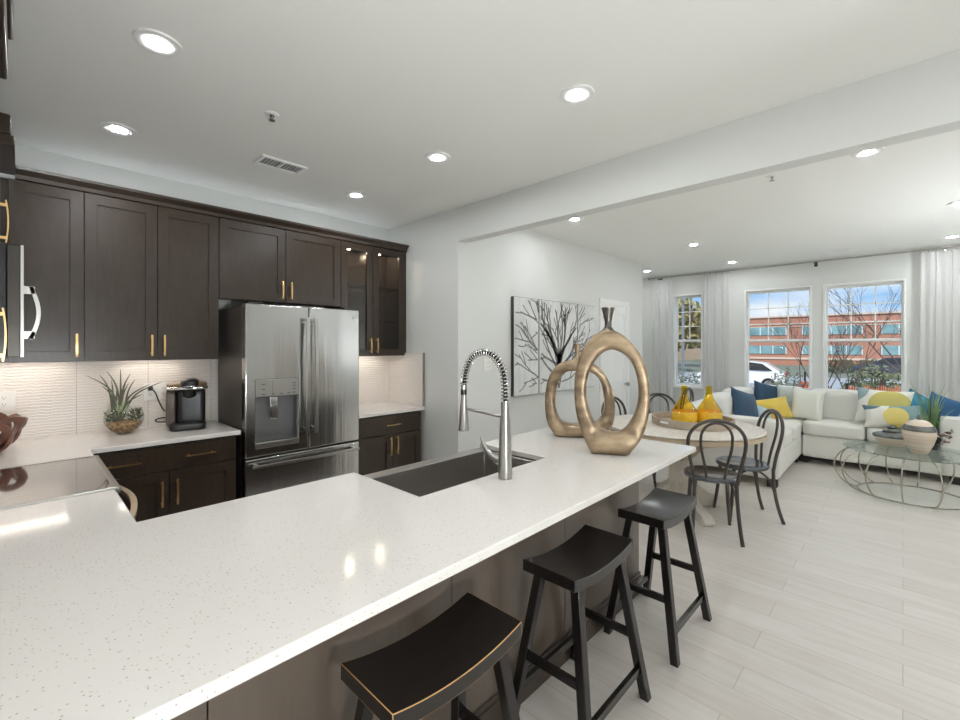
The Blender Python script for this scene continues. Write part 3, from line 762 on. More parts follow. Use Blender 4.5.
# decorative bowl
bw = thing('decorative_bowl', 'reddish wooden bowl of interlaced rings at the left edge', 'bowl', (-.135, 3.58, CT))
rnd = random.Random(4)
for k in range(9):
    an = 2 * math.pi * k / 9; up = R(38 + 6 * (k % 2))
    c = Vector((.105 * math.cos(an), .105 * math.sin(an), .10 + .01 * (k % 3)))
    nrm = Vector((math.cos(an) * math.cos(R(-32)), math.sin(an) * math.cos(R(-32)), math.sin(R(-32))))
    u = Vector((-math.sin(an), math.cos(an), 0)); w = nrm.cross(u)
    bm = bmesh.new(); pts = []
    for j in range(28):
        b = 2 * math.pi * j / 28; pts.append(c + u * .068 * math.cos(b) + w * .082 * math.sin(b) + nrm * .012 * math.sin(2 * b))
    m_ = len(pts); rings = []
    for j, p in enumerate(pts):
        t = (pts[(j + 1) % m_] - pts[j - 1]).normalized(); s = nrm.cross(t)
        rings.append([bm.verts.new(p + nrm * x + s * y) for x, y in ((-.008, -.018), (.008, -.018), (.012, 0), (.008, .018), (-.008, .018))])
    for j in range(m_):
        A, Bq = rings[j], rings[(j + 1) % m_]
        for q in range(5): bm.faces.new((A[q], A[(q + 1) % 5], Bq[(q + 1) % 5], Bq[q]))
    obj('ring', bm, COPPERW, bw, smooth=60)
bm = bmesh.new(); lathe(bm, [(0, 0), (.06, 0), (.085, .02), (.08, .03), (.05, .014), (0, .012)], 28); obj('bowl_base', bm, COPPERW, bw, smooth=50)

# terrarium
tr_ = thing('terrarium', 'round glass bowl terrarium with spiky air plant and brown gravel', 'terrarium', (.485, 3.78, CT))
bm = bmesh.new(); prof = []
for k in range(0, 17):
    an = R(-72 + k * 6.9); prof.append((.108 * math.cos(an), .103 + .108 * math.sin(an)))
lathe(bm, [(0, .0)] + prof, 36); obj('glass_bowl', bm, BOWLGLASS, tr_, smooth=60)
bm = bmesh.new(); lathe(bm, [(0, .004), (.034, .004), (.07, .026), (.09, .055), (.095, .072), (.06, .082), (0, .086)], 28)
obj('gravel', bm, mat('gravel', (196, 160, 116), .7, noise=(60, (96, 66, 42), 1), bump=(90, 1)), tr_, smooth=60)
LEAFG = mat('airplant_leaf', (110, 116, 92), .6, noise=(14, (92, 84, 76), .8)); LEAFP = mat('airplant_heart', (176, 190, 152), .6)
def blade(bm, pts, w, nrm_up=Vector((0, 0, 1))):
    pts = [Vector(p) for p in pts]; n = len(pts); L_ = []
    for i, p in enumerate(pts):
        t = (pts[min(i + 1, n - 1)] - pts[max(i - 1, 0)]).normalized()
        s = t.cross(Vector((.3, -.9, .3))); s = s.normalized() if s.length > 1e-4 else Vector((1, 0, 0))
        f = w * (1 - i / (n - 1)) ** .7 + .0006; o_ = s.cross(t) * f * .35
        L_.append([bm.verts.new(p + s * f), bm.verts.new(p + o_), bm.verts.new(p - s * f), bm.verts.new(p - o_)])
    for A, Bq in zip(L_, L_[1:]):
        for k in range(4): bm.faces.new((A[k], A[(k + 1) % 4], Bq[(k + 1) % 4], Bq[k]))
bm = bmesh.new(); rnd = random.Random(2)
tips = [(-.19, .03, .395), (-.13, -.05, .40), (-.09, .02, .42), (-.02, 0, .43), (.03, .05, .33), (.0, -.06, .34), (.14, -.03, .325), (.21, -.02, .335), (.05, -.05, .36), (-.12, -.03, .33), (-.06, .06, .36), (.09, -.06, .26), (-.05, -.08, .31), (.03, -.02, .40)]
for tx, ty, tz in tips:
    sx = -.03 + rnd.uniform(-.03, .03); sy = rnd.uniform(-.03, .03)
    mid = (sx + (tx - sx) * .35, sy + (ty - sy) * .35, .09 + (tz - .09) * .66)
    blade(bm, spline([(sx, sy, .085), mid, (tx, ty, tz)], 6), .008)
pl = obj('air_plant', bm, LEAFG, tr_, smooth=60)
bm = bmesh.new()
for k in range(26):
    an = rnd.uniform(0, 6.28); q = rnd.uniform(.02, .07); blade(bm, spline([(-.03, 0, .08), (-.03 + q * .4 * math.cos(an), q * .4 * math.sin(an), .14), (-.03 + q * math.cos(an), q * math.sin(an), rnd.uniform(.17, .23))], 4), .006)
obj('pale_leaves', bm, LEAFP, pl, smooth=60)
bm = bmesh.new()
for k in range(60):
    cx_, cy_ = (.06 + rnd.uniform(-.035, .03), rnd.uniform(-.06, .05)) if k % 3 else (-.07 + rnd.uniform(-.02, .02), rnd.uniform(-.06, .04)); z_ = rnd.uniform(.085, .15)
    an = rnd.uniform(0, 6.28); blade(bm, [(cx_, cy_, z_), (cx_ + .012 * math.cos(an), cy_ + .012 * math.sin(an), z_ + .008), (cx_ + .02 * math.cos(an), cy_ + .02 * math.sin(an), z_ + .02)], .006)
obj('succulent', bm, mat('succulent', (98, 104, 74), .6, noise=(30, (72, 70, 52), .9)), tr_, smooth=60)

# coffee maker
cm = thing('coffee_maker', 'black single serve coffee maker on counter beside the refrigerator', 'coffee maker', (.835, 3.70, CT), R(-14))
bm = bmesh.new(); rbox(bm, .088, .115, .138, 9, 8, (.017, .035, .150)); obj('brewer_body', bm, BLACKPL, cm, smooth=60)
bm = bmesh.new(); rbox(bm, .108, .135, .026, 9, 6, (.0, -.015, .0262)); obj('drip_base', bm, BLACKPL, cm, smooth=60)
bm = bmesh.new(); rbox(bm, .03, .12, .132, 8, 6, (-.10, .028, .152)); obj('water_tank', bm, mat('smoky_tank', (92, 82, 76), .15, coat=1), cm, smooth=60)
bm = bmesh.new(); rbox(bm, .128, .142, .014, 5, 6, (-.006, .012, .290)); obj('silver_band', bm, CHROME, cm, smooth=60)
bm = bmesh.new(); rbox(bm, .122, .13, .026, 3, 6, (-.006, .02, .308)); tl = obj('top_cover', bm, mat('bronze_cover', (132, 108, 80), .3), cm, smooth=60)
bm = bmesh.new(); rbox(bm, .058, .105, .04, 3, 6, (.01, -.035, .315)); obj('brew_lid', bm, BLACKPL, cm, smooth=60)
bm = bmesh.new(); rbox(bm, .036, .012, .006, 4, 4, (.01, -.135, .305)); obj('lid_handle', bm, CHROME, cm, smooth=60)
bm = bmesh.new(); lathe(bm, [(.042, .28), (.038, .235), (.02, .222), (0, .22)], 20, (.01, -.09, 0)); obj('pod_holder', bm, BLACKPL, cm, smooth=60)
bm = bmesh.new(); tube(bm, spline([(.650, 3.905, 1.195), (.655, 3.88, 1.192), (.672, 3.86, 1.16), (.69, 3.85, 1.10), (.715, 3.84, 1.04), (.745, 3.835, 1.022), (.762, 3.82, 1.02)], 8), .0045, 8)
tube(bm, spline([(.745, 3.83, .985), (.70, 3.83, .985), (.665, 3.82, .978), (.668, 3.80, .966), (.70, 3.78, .962), (.735, 3.775, .962)], 8), .0045, 8)
box(bm, .636, .662, 3.895, 3.922, 1.180, 1.208)
obj('power_cord', bm, BLACKPL, cm, smooth=60).matrix_parent_inverse = (Matrix.Translation((.835, 3.70, CT)) @ Matrix.Rotation(R(-14), 4, 'Z')).inverted()

# outlet plates
def outlet(label, x, y, z, w, h, kind):
    r = thing('outlet_plate', label, 'outlet', (x, y, z))
    obj('plate', B((-w / 2, w / 2, -.006, 0, -h / 2, h / 2)), WHITEPL, r, bevel=.002)
    bm = bmesh.new(); dk = bmesh.new()
    for dx in ([0] if kind == 1 else [-w / 4, w / 4]):
        for dz_ in (.02, -.02):
            box(bm, dx - .014, dx + .014, -.009, -.006, dz_ - .014, dz_ + .014)
            box(dk, dx - .007, dx - .005, -.0095, -.009, dz_ - .001, dz_ + .007); box(dk, dx + .005, dx + .007, -.0095, -.009, dz_ - .001, dz_ + .006); box(dk, dx - .002, dx + .002, -.0095, -.009, dz_ - .009, dz_ - .005)
    s = obj('socket', bm, WHITEPL, r); obj('slots', dk, BLACKPL, s)
outlet('white wall outlet on tile above the wooden bowl', -.068, YB - .02, 1.165, .095, .12, 1)
outlet('white outlet plate on tile behind the terrarium with plug in it', .69, YB - .02, 1.17, .155, .12, 2)
outlet('white outlet plate on grey wall left of the tree picture', 3.107, 2.88, 1.322, .095, .115, 2)

# ------------------------------------------------------------------ bar stools
def make_stool(label, x, y):
    r = thing('bar_stool', label, 'stool', (x, y, 0), 0, 'saddle seat bar stools')
    bm = bmesh.new(); n = 16; hw, hd, th = .236, .118, .044; rows = []
    for i in range(n + 1):
        s = -1 + 2 * i / n; z = .632 + .03 * s * s; xx = s * hw
        rows.append([bm.verts.new((xx, yy, zz)) for yy, zz in ((-hd, z), (hd, z), (hd, z - th), (-hd, z - th))])
    for a, b in zip(rows, rows[1:]):
        for k in range(4): bm.faces.new((a[k], a[(k + 1) % 4], b[(k + 1) % 4], b[k]))
    bm.faces.new(rows[0]); bm.faces.new(rows[-1][::-1])
    obj('seat', bm, [STOOLM, WORN], r, bevel=.003)
    def P(sx, sy, z):
        f = 1 - z / .605; return (sx * (.165 + .073 * f), sy * (.082 + .09 * f), z)
    for sx in (-1, 1):
        for sy in (-1, 1):
            bm = bmesh.new(); leg4(bm, P(sx, sy, .603), P(sx, sy, 0), .037, .037); obj('leg', bm, STOOLM, r, bevel=.003)
    for sy in (-1, 1):
        bm = bmesh.new(); bar(bm, P(-1, sy, .13), P(1, sy, .13), .02, .032); obj('stretcher', bm, STOOLM, r, bevel=.002)
    for sx in (-1, 1):
        bm = bmesh.new(); bar(bm, P(sx, -1, .27), P(sx, 1, .27), .02, .032); obj('stretcher', bm, STOOLM, r, bevel=.002)
    return r
st = make_stool('black saddle seat stool nearest the camera with pale worn seat edges', .822, .955)
dup(st, (1.605, .962, 0), 0, 'middle black saddle seat stool of the three along the counter')
dup(st, (2.372, .945, 0), 0, 'black saddle seat stool at the far counter end near the dining table')
bv = [c for c in st.children if c.name.startswith('seat')][0].modifiers['bevel']; bv.material = 1; bv.width = .002

# ------------------------------------------------------------------ dining table, tray, bottles, chairs
TX, TY = 4.31, 1.515
tb = thing('dining_table', 'round whitewashed pedestal dining table with oak edge', 'table', (TX, TY, 0), R(10))
bm = bmesh.new(); lathe(bm, [(0, .742), (.67, .742), (.684, .748), (.685, .755), (.68, .7595), (0, .76)], 72); obj('tabletop', bm, TABLEM, tb, smooth=40)
bm = bmesh.new(); lathe(bm, [(0, .70), (.67, .70), (.683, .704), (.685, .741), (0, .7415)], 72); obj('table_rim', bm, RIMM, tb, smooth=40)
bm = bmesh.new(); leg4(bm, (0, 0, .60), (0, 0, .04), .16, .2); obj('pedestal', bm, TABLEM, tb, bevel=.01)
for k in range(4):
    an = R(35 + 90 * k); M = Matrix.Rotation(an, 4, 'Z')
    poly = [(.06, .02), (.30, .0), (.50, 0), (.52, .03), (.47, .075), (.36, .09), (.25, .13), (.13, .22), (.06, .26)]
    bm = bmesh.new(); poly_prism(bm, poly, -.045, .045); bmesh.ops.transform(bm, matrix=M, verts=bm.verts); obj('foot', bm, TABLEM, tb, bevel=.006)
    poly = [(.06, .42), (.12, .46), (.25, .58), (.40, .645), (.52, .66), (.52, .70), (.06, .70)]
    bm = bmesh.new(); poly_prism(bm, poly, -.04, .04); bmesh.ops.transform(bm, matrix=M, verts=bm.verts); obj('brace', bm, RIMM, tb, bevel=.006)
ty_ = thing('tray', 'round grey wooden tray with slot handles on the dining table', 'tray', (TX + .09, TY - .075, .7601))
lathe_p = [(0, 0), (.35, 0), (.355, .004), (.355, .066), (.352, .07), (.336, .07), (.334, .066), (.334, .014), (0, .012)]
bm = bmesh.new(); lathe(bm, lathe_p, 72); obj('tray_body', bm, [mat('grey_oak', (178, 164, 146), .5, noise=(9, (150, 136, 120), .8))], ty_, smooth=40)
for an in (R(158), R(-22)):
    bm = bmesh.new(); box(bm, .353, .3565, -.045, .045, .032, .052); bmesh.ops.transform(bm, matrix=Matrix.Rotation(an, 4, 'Z'), verts=bm.verts); obj('slot_handle', bm, TRIM, ty_)
AMBERM = mat_clear('amber_glass', (254, 241, 140), 1.6)
AMBERS = mat('amber_glass_low', (255, 214, 62), .1, noise=(40, (246, 184, 34), .7), bump=(60, 1.0), coat=1)
def bottle(label, x, y, s=1):
    r = thing('glass_bottle', label, 'bottle', (x, y, .772), 0, 'amber glass bottles on the tray')
    lo = [(0, .0), (.095, .0), (.104, .012), (.109, .05), (.108, .10), (.106, .108)]
    up = [(.106, .108), (.099, .125), (.075, .165), (.048, .205), (.031, .245), (.025, .285), (.024, .325), (.027, .332)]
    inn = [(.020, .330), (.019, .285), (.025, .247), (.042, .207), (.069, .165), (.093, .124), (.0995, .108)]
    bm = bmesh.new(); lathe(bm, [(a * s, b * s) for a, b in up + inn + up[:1]], 40); obj('neck', bm, AMBERM, r, smooth=60)
    bm = bmesh.new(); lathe(bm, [(a * s, b * s) for a, b in lo + [(.0995, .108), (.103, .05), (.09, .012), (0, .011)]], 40); obj('textured_body', bm, AMBERS, r, smooth=60)
bottle('amber glass bottle on the tray nearer the vase', 4.34, 1.49, 1.06)
bottle('amber glass bottle on the tray nearer the sofa', 4.50, 1.32, 1.05)

def make_chair(label, x, y, rz):
    r = thing('dining_chair', label, 'chair', (x, y, 0), rz, 'bentwood dining chairs')
    bm = bmesh.new(); lathe(bm, [(0, .44), (.195, .44), (.205, .446), (.208, .458), (.205, .472), (.196, .478), (.175, .472), (0, .466)], 40); obj('seat', bm, SEATM, r, smooth=50)
    # outer hoop rises from the rear of the seat
    for rr, wb, wm, zs, zt, nm, z0 in ((.0135, .150, .198, .76, .935, 'back_hoop', .44), (.0105, .062, .108, .79, .915, 'inner_hoop', .47)):
        bx = lambda z: -.185 - .075 * max(0, (z - .46) / .475) ** 1.2
        half = [(wb, z0), (wb + (wm - wb) * .35, z0 + (zs - z0) * .35), (wm * .97, z0 + (zs - z0) * .75)]
        arc = [(wm * math.cos(R(a)), zs + (zt - zs) * math.sin(R(a))) for a in range(0, 181, 18)]
        P2 = half + arc + [(-y_, z_) for y_, z_ in half[::-1]]
        bm = bmesh.new(); tube(bm, spline([(bx(z_), y_, z_) for y_, z_ in P2], 4), rr, 10); obj(nm, bm, GUNM, r, smooth=60)
    for sy in (-1, 1):
        bm = bmesh.new(); tube(bm, spline([(-.185, sy * .145, .46), (-.19, sy * .15, .30), (-.215, sy * .16, .14), (-.255, sy * .172, .0)], 6), .014, 10); obj('leg', bm, GUNM, r, smooth=60)
        bm = bmesh.new(); tube(bm, spline([(.125, sy * .135, .45), (.14, sy * .145, .25), (.17, sy * .165, .0)], 6), [.016] * 6 + [.016 - .004 * k / 6 for k in range(7)], 10); obj('leg', bm, GUNM, r, smooth=60)
        bm = bmesh.new(); tube(bm, spline([(.132, sy * .142, .27), (.10, sy * .13, .36), (.02, sy * .115, .425), (-.08, sy * .12, .425), (-.155, sy * .14, .36), (-.188, sy * .15, .27)], 6), .009, 8); obj('brace', bm, GUNM, r, smooth=60)
    return r
ch = make_chair('dark bentwood chair in front of the table, its back toward the counter stools', 3.89, 1.125, R(25))
dup(ch, (4.43, 1.03, 0), R(127), 'dark bentwood chair on the sofa side of the dining table, seen side on')
dup(ch, (5.02, 1.93, 0), R(218), 'dark bentwood chair behind the dining table left of the amber bottles')
dup(ch, (4.45, 2.05, 0), R(-100), 'dark bentwood chair mostly hidden behind the bronze vases')
dup(ch, (6.05, 2.27, 0), R(128), 'dark bentwood chair standing back by the window, its hoop above an amber bottle')

# ------------------------------------------------------------------ sofa
sf = thing('sectional_sofa', 'pale grey L shaped sectional sofa under the windows', 'sofa', (5.5, .94, 0))
def sb(nm, x0, x1, y0, y1, z0, z1, k=14, seg=9, puff=0, par=None):
    bm = bmesh.new(); rbox(bm, (x1 - x0) / 2, (y1 - y0) / 2, (z1 - z0) / 2, k, seg, ((x0 + x1) / 2 - 5.5, (y0 + y1) / 2 - .94, (z0 + z1) / 2), puff)
    return obj(nm, bm, SOFAM, sf, smooth=60)
SXB = 7.74; SYB = 1.92
sb('base', 5.52, SXB, .945, SYB, .09, .365, 30); sb('base', 6.95, SXB, -.50, .945, .09, .365, 30)
sb('arm', 5.47, 5.70, .93, SYB, .09, .71, 20); sb('arm', 6.93, SXB, -.54, -.30, .09, .72, 20)
sb('back_frame', 5.52, SXB, 1.74, SYB + .01, .30, .80, 16); sb('back_frame', 7.58, SXB + .01, -.52, SYB, .30, .82, 16)
sb('seat_cushion', 5.71, 6.32, .93, 1.74, .365, .535, 9, puff=.12); sb('seat_cushion', 6.33, 6.94, .93, 1.74, .365, .535, 9, puff=.12)
sb('seat_cushion', 6.93, 7.58, .94, 1.74, .365, .53, 9, puff=.10); sb('seat_cushion', 6.92, 7.58, .325, .935, .365, .535, 9, puff=.12); sb('seat_cushion', 6.92, 7.58, -.295, .315, .365, .535, 9, puff=.12)
sb('back_cushion', 5.74, 6.45, 1.50, 1.78, .52, .90, 6, puff=.05); sb('back_cushion', 6.47, 7.20, 1.50, 1.78, .52, .92, 6, puff=.05)
sb('back_cushion', 7.34, 7.62, .95, 1.66, .52, .93, 6, puff=.05); sb('back_cushion', 7.34, 7.62, .325, .935, .52, .92, 6, puff=.05); sb('back_cushion', 7.34, 7.62, -.30, .315, .52, .90, 6, puff=.05)
for x, y in ((5.52, .96), (5.52, 1.84), (6.92, .98), (7.02, .90), (7.0, -.46), (7.62, -.46), (7.62, 1.84)):
    obj('foot', B((x - .0 - 5.5, x + .09 - 5.5, y - .94, y + .09 - .94, 0, .095)), FOOTM, sf)
def pillow(label, px, py, pz, w, h, yaw, tilt, roll, m, th=.075, name='throw_pillow', group='throw pillows on the sofa'):
    """pillow standing in its own x-z plane, facing -y before the turn"""
    bm = bmesh.new(); n = 14; g = {}
    for s in (-1, 1):
        for i in range(n + 1):
            for j in range(n + 1):
                u = -1 + 2 * i / n; v = -1 + 2 * j / n; e = abs(u) == 1 or abs(v) == 1
                if s == 1 and e: g[(s, i, j)] = g[(-1, i, j)]; continue
                k = 1 - .10 * (1 - v * v) * (abs(u) ** 3); k2 = 1 - .10 * (1 - u * u) * (abs(v) ** 3)
                d = th * ((1 - u * u) * (1 - v * v)) ** .45
                g[(s, i, j)] = bm.verts.new((u * w / 2 * k, s * d, v * h / 2 * k2 - .0))
    for s in (-1, 1):
        for i in range(n):
            for j in range(n): bm.faces.new((g[(s, i, j)], g[(s, i + 1, j)], g[(s, i + 1, j + 1)], g[(s, i, j + 1)]))
    o = obj(name, bm, m, None, smooth=70, loc=(px, py, pz)); o.rotation_euler = (Matrix.Rotation(yaw, 3, 'Z') @ Matrix.Rotation(tilt, 3, 'X') @ Matrix.Rotation(roll, 3, 'Y')).to_euler()
    return tag(o, label, 'pillow', group)
BLUE = mat('blue_velvet', (36, 70, 96), .75, sheen=.15, noise=(6, (26, 54, 78), .6)); BLUE2 = mat('royal_blue_velvet', (34, 92, 136), .7, sheen=.15, noise=(5, (24, 60, 96), .6))
YEL = mat('mustard_fabric', (214, 184, 70), .85, sheen=.3, noise=(8, (222, 196, 100), .6)); PALE = mat('pale_sage_fabric', (222, 224, 214), .9, bump=(200, .3)); GREYF = mat('grey_green_fabric', (196, 202, 198), .9, noise=(20, (178, 188, 186), .7))
SKYF = mat('soft_blue_fabric', (146, 178, 196), .9, noise=(10, (206, 214, 216), .7)); TEAL = mat('teal_fabric', (52, 134, 166), .8, noise=(6, (34, 96, 128), .7))
def pattern(name, shapes, base):
    """large flat geometric print: circles in the pillow's own plane"""
    m = bpy.data.materials.new(name); m.use_nodes = True; t = m.node_tree; b = t.nodes['Principled BSDF']; b.inputs['Roughness'].default_value = .9
    co = N(t, 'ShaderNodeTexCoord'); sp = N(t, 'ShaderNodeSeparateXYZ'); t.links.new(co.outputs['Object'], sp.inputs[0]); last = None
    for (cx_, cz_, r_, col) in shapes:
        def mth(op, a, bb):
            n_ = N(t, 'ShaderNodeMath', operation=op)
            for k, q in enumerate((a, bb)):
                if isinstance(q, (int, float)): n_.inputs[k].default_value = q
                else: t.links.new(q, n_.inputs[k])
            return n_.outputs[0]
        dx = mth('SUBTRACT', sp.outputs[0], cx_); dz_ = mth('SUBTRACT', sp.outputs[2], cz_)
        d = mth('SQRT', mth('ADD', mth('MULTIPLY', dx, dx), mth('MULTIPLY', dz_, dz_)), 0.0); f = mth('LESS_THAN', d, r_)
        mx = N(t, 'ShaderNodeMix', data_type='RGBA'); t.links.new(f, mx.inputs[0]); mx.inputs[7].default_value = srgb(col)
        if last is None: mx.inputs[6].default_value = srgb(base)
        else: t.links.new(last, mx.inputs[6])
        last = mx.outputs[2]
    t.links.new(last, b.inputs['Base Color'])
    return m
PAT1 = pattern('print_big', [(-.10, .02, .17, (228, 228, 220)), (.06, .0, .20, (196, 186, 112)), (-.30, .2, .16, (150, 172, 178))], (226, 226, 220))
PAT2 = pattern('print_lumbar', [(.30, -.02, .34, (128, 156, 160)), (.03, -.02, .11, (214, 196, 116)), (-.19, .22, .15, (92, 122, 134))], (226, 224, 216))
ND = R(-90)      # faces -x
pillow('dark blue velvet pillow on the left sofa wing beside the bottles', 6.17, 1.40, .75, .44, .44, R(-18), R(-20), R(16), BLUE)
pillow('dark blue velvet pillow standing in the sofa corner', 7.24, 1.37, .775, .40, .42, R(-52), R(-16), R(14), BLUE)
pillow('mustard yellow lumbar pillow in the sofa corner', 6.88, 1.27, .665, .60, .30, R(-42), R(-24), R(-6), YEL)
pillow('soft blue pillow half hidden behind the dark blue one on the left wing', 6.42, 1.30, .64, .34, .26, R(-20), R(-30), R(20), SKYF)
pillow('pale grey green pillow behind the yellow one against the back', 7.28, 1.08, .745, .40, .42, R(-78), R(-14), R(4), GREYF)
pillow('pale sage square pillow right of the yellow one', 7.15, .905, .735, .36, .42, R(-84), R(-16), R(5), PALE)
pillow('large pillow with yellow and white circle print on right sofa half', 7.20, .17, .765, .52, .44, ND, R(-16), R(3), PAT1)
pillow('lumbar pillow with grey, yellow and white print leaning in front', 7.02, .09, .68, .52, .28, ND, R(-26), R(-5), PAT2)
pillow('bright teal pillow behind the green potted plant', 7.27, -.115, .745, .34, .40, R(-84), R(-10), R(30), TEAL)
pillow('royal blue velvet pillow leaning at the right sofa arm', 7.24, -.32, .775, .33, .32, R(-108), R(-14), R(20), BLUE2)

# ------------------------------------------------------------------ coffee table and what stands on it
kx, ky = 6.19, -.06
kt = thing('coffee_table', 'oval glass coffee table on a caged wire base', 'table', (kx, ky, 0), R(12))
TZ = .45
bm = bmesh.new(); lathe(bm, [(0, TZ - .010), (.498, TZ - .010), (.502, TZ - .005), (.498, TZ), (0, TZ)], 72, (0, 0, 0), .93, 1.06); obj('glass_top', bm, TABGLASS, kt, smooth=40)
def el(r, z, n=48): return [(r * .97 * math.cos(2 * math.pi * k / n), r * 1.03 * math.sin(2 * math.pi * k / n), z) for k in range(n)]
bm = bmesh.new(); tube(bm, el(.40, .007), .0075, 8, True); obj('base_ring', bm, SILVERW, kt, smooth=60)
bm = bmesh.new(); tube(bm, el(.41, TZ - .019), .0075, 8, True); obj('top_ring', bm, SILVERW, kt, smooth=60)
for k in range(14):
    an = 2 * math.pi * (k + .3) / 14
    pts = [(r * .97 * math.cos(an), r * 1.03 * math.sin(an), z) for r, z in ((.40, .008), (.50, .05), (.565, .14), (.585, .22), (.565, .31), (.50, .395), (.41, TZ - .019))]
    bm = bmesh.new(); tube(bm, spline(pts, 5), .0065, 8); obj('wire_rib', bm, SILVERW, kt, smooth=60)
CLAY = mat('clay_glaze', (204, 176, 150), .5, noise=(3, (232, 222, 210), 1), stretch=(.3, .3, 14)); GLZ = mat('dark_glaze', (84, 86, 84), .25, noise=(14, (120, 122, 116), .7))
def jar(label, x, y, s, prof, band, lidp, knob):
    r = thing('lidded_jar', label, 'jar', (x, y, TZ), 0, 'striped jars on the coffee table')
    bm = bmesh.new(); lathe(bm, prof, 40); obj('jar_body', bm, CLAY, r, smooth=60)
    bm = bmesh.new(); lathe(bm, band, 40); obj('glazed_band', bm, GLZ, r, smooth=60)
    bm = bmesh.new(); lathe(bm, lidp, 40); ld = obj('lid', bm, CLAY if s else GLZ, r, smooth=60)
    bm = bmesh.new(); lathe(bm, knob, 20); obj('knob', bm, GLZ, ld, smooth=60)
jar('large striped clay jar with dark knobbed lid on glass table', 6.09, -.115, 1,
    [(0, 0), (0.0532, 0), (0.0646, .01), (0.0912, .07), (0.0935, .08), (0.0988, .085), (0.114, .14), (0.1163, .15), (0.1201, .155), (0.1239, .20), (0.1201, .222), (0, .222)],
    [(0, .222), (0.1186, .222), (0.1239, .232), (0.1216, .248), (0.1155, .252), (0.1155, .258), (0.1102, .272), (0.1003, .276), (0, .276)],
    [(0, .276), (0.0973, .276), (0.0912, .29), (0.0684, .312), (0.038, .326), (0.0228, .33), (0, .332)], [(0, .33), (0.0167, .33), (0.0198, .34), (0.0182, .36), (0.0129, .372), (0, .374)])
jar('low striped clay jar with dark band and knobbed lid on glass table', 6.38, .085, 0,
    [(0, 0), (.085, 0), (.10, .01), (.13, .05), (.15, .085), (.152, .09), (0, .09)],
    [(0, .09), (.152, .09), (.158, .102), (.15, .118), (.128, .126), (.125, .122), (.085, .14), (.06, .146), (0, .146)],
    [(0, .146), (.072, .146), (.076, .156), (.066, .168), (.04, .178), (0, .18)], [(0, .178), (.03, .178), (.04, .192), (.03, .212), (0, .216)])
pp = thing('potted_plant', 'green grassy potted plant behind the large jar', 'plant', (6.42, -.20, TZ))
bm = bmesh.new(); lathe(bm, [(0, 0), (.06, 0), (.085, .12), (.08, .12), (.07, .105), (0, .1)], 28); obj('pot', bm, BLACKPL, pp, smooth=40)
bm = bmesh.new(); rnd = random.Random(9)
for k in range(64):
    an = rnd.uniform(0, 6.28); q = rnd.uniform(.02, .15); h_ = rnd.uniform(.34, .70); s0 = rnd.uniform(0, .05)
    blade(bm, spline([(s0 * math.cos(an), s0 * math.sin(an), .1), ((s0 + q * .3) * math.cos(an), (s0 + q * .3) * math.sin(an), .1 + (h_ - .1) * .6), ((s0 + q) * math.cos(an), (s0 + q) * math.sin(an), h_)], 4), .009)
obj('long_blades', bm, mat('grass_leaf', (112, 156, 92), .5, noise=(12, (176, 198, 142), .9)), pp, smooth=60)
bm = bmesh.new()
for k in range(40):
    an = rnd.uniform(-2.6, .6); q = rnd.uniform(.08, .17); z_ = rnd.uniform(.06, .20); c = Vector((q * math.cos(an), q * math.sin(an), z_))
    for j in range(4):
        b = rnd.uniform(0, 6.28); blade(bm, [c, c + Vector((.014 * math.cos(b), .014 * math.sin(b), .008)), c + Vector((.026 * math.cos(b), .026 * math.sin(b), rnd.uniform(-.01, .02)))], .008)
obj('dark_foliage', bm, mat('dark_foliage', (58, 66, 48), .6, noise=(40, (176, 120, 110), .8)), pp, smooth=60)

# ------------------------------------------------------------------ wall art
INK = mat('painted_branch', (106, 106, 106), .7, noise=(12, (150, 150, 148), .8)); CANV = mat('canvas', (226, 227, 225), .8, noise=(5, (204, 206, 205), .7), stretch=(3, 1, 1)); EDGE = mat('canvas_edge', (60, 60, 60), .6)
PAN = [(3.459, 3.880, 'left narrow canvas of the tree triptych'), (3.892, 4.668, 'wide middle canvas of the tree triptych with the trunk'), (4.680, 5.08, 'right narrow canvas of the tree triptych')]
Z0, Z1 = .985, 2.005
segs = []
rnd = random.Random(21)
def grow(x, z, an, L_, w, depth):
    n = 7; px, pz = x, z
    for i in range(n):
        aim = R(90) - max(-1, min(1, (px - 4.27) / .5)) * R(62)
        an += rnd.uniform(-.17, .17) + (aim - an) * .07; nx, nz = px + math.cos(an) * L_ / n, pz + math.sin(an) * L_ / n
        w2 = max(.012, w * .965); segs.append((px, pz, nx, nz, w, w2)); px, pz, w = nx, nz, w2
        if depth < 3 and i in (2, 4, 5) and rnd.random() < .5:
            s = 1 if (i + depth) % 2 else -1; grow(px, pz, an + s * rnd.uniform(.4, .7), L_ * rnd.uniform(.42, .6), max(.014, w * .62), depth + 1)
    if depth < 2:
        for s in (-1, 1): grow(px, pz, an + s * rnd.uniform(.18, .38), L_ * rnd.uniform(.5, .66), max(.012, w * .75), depth + 1)
segs.append((4.27, Z0, 4.27, 1.20, .058, .05)); segs.append((4.27, 1.2, 4.28, 1.42, .05, .036))
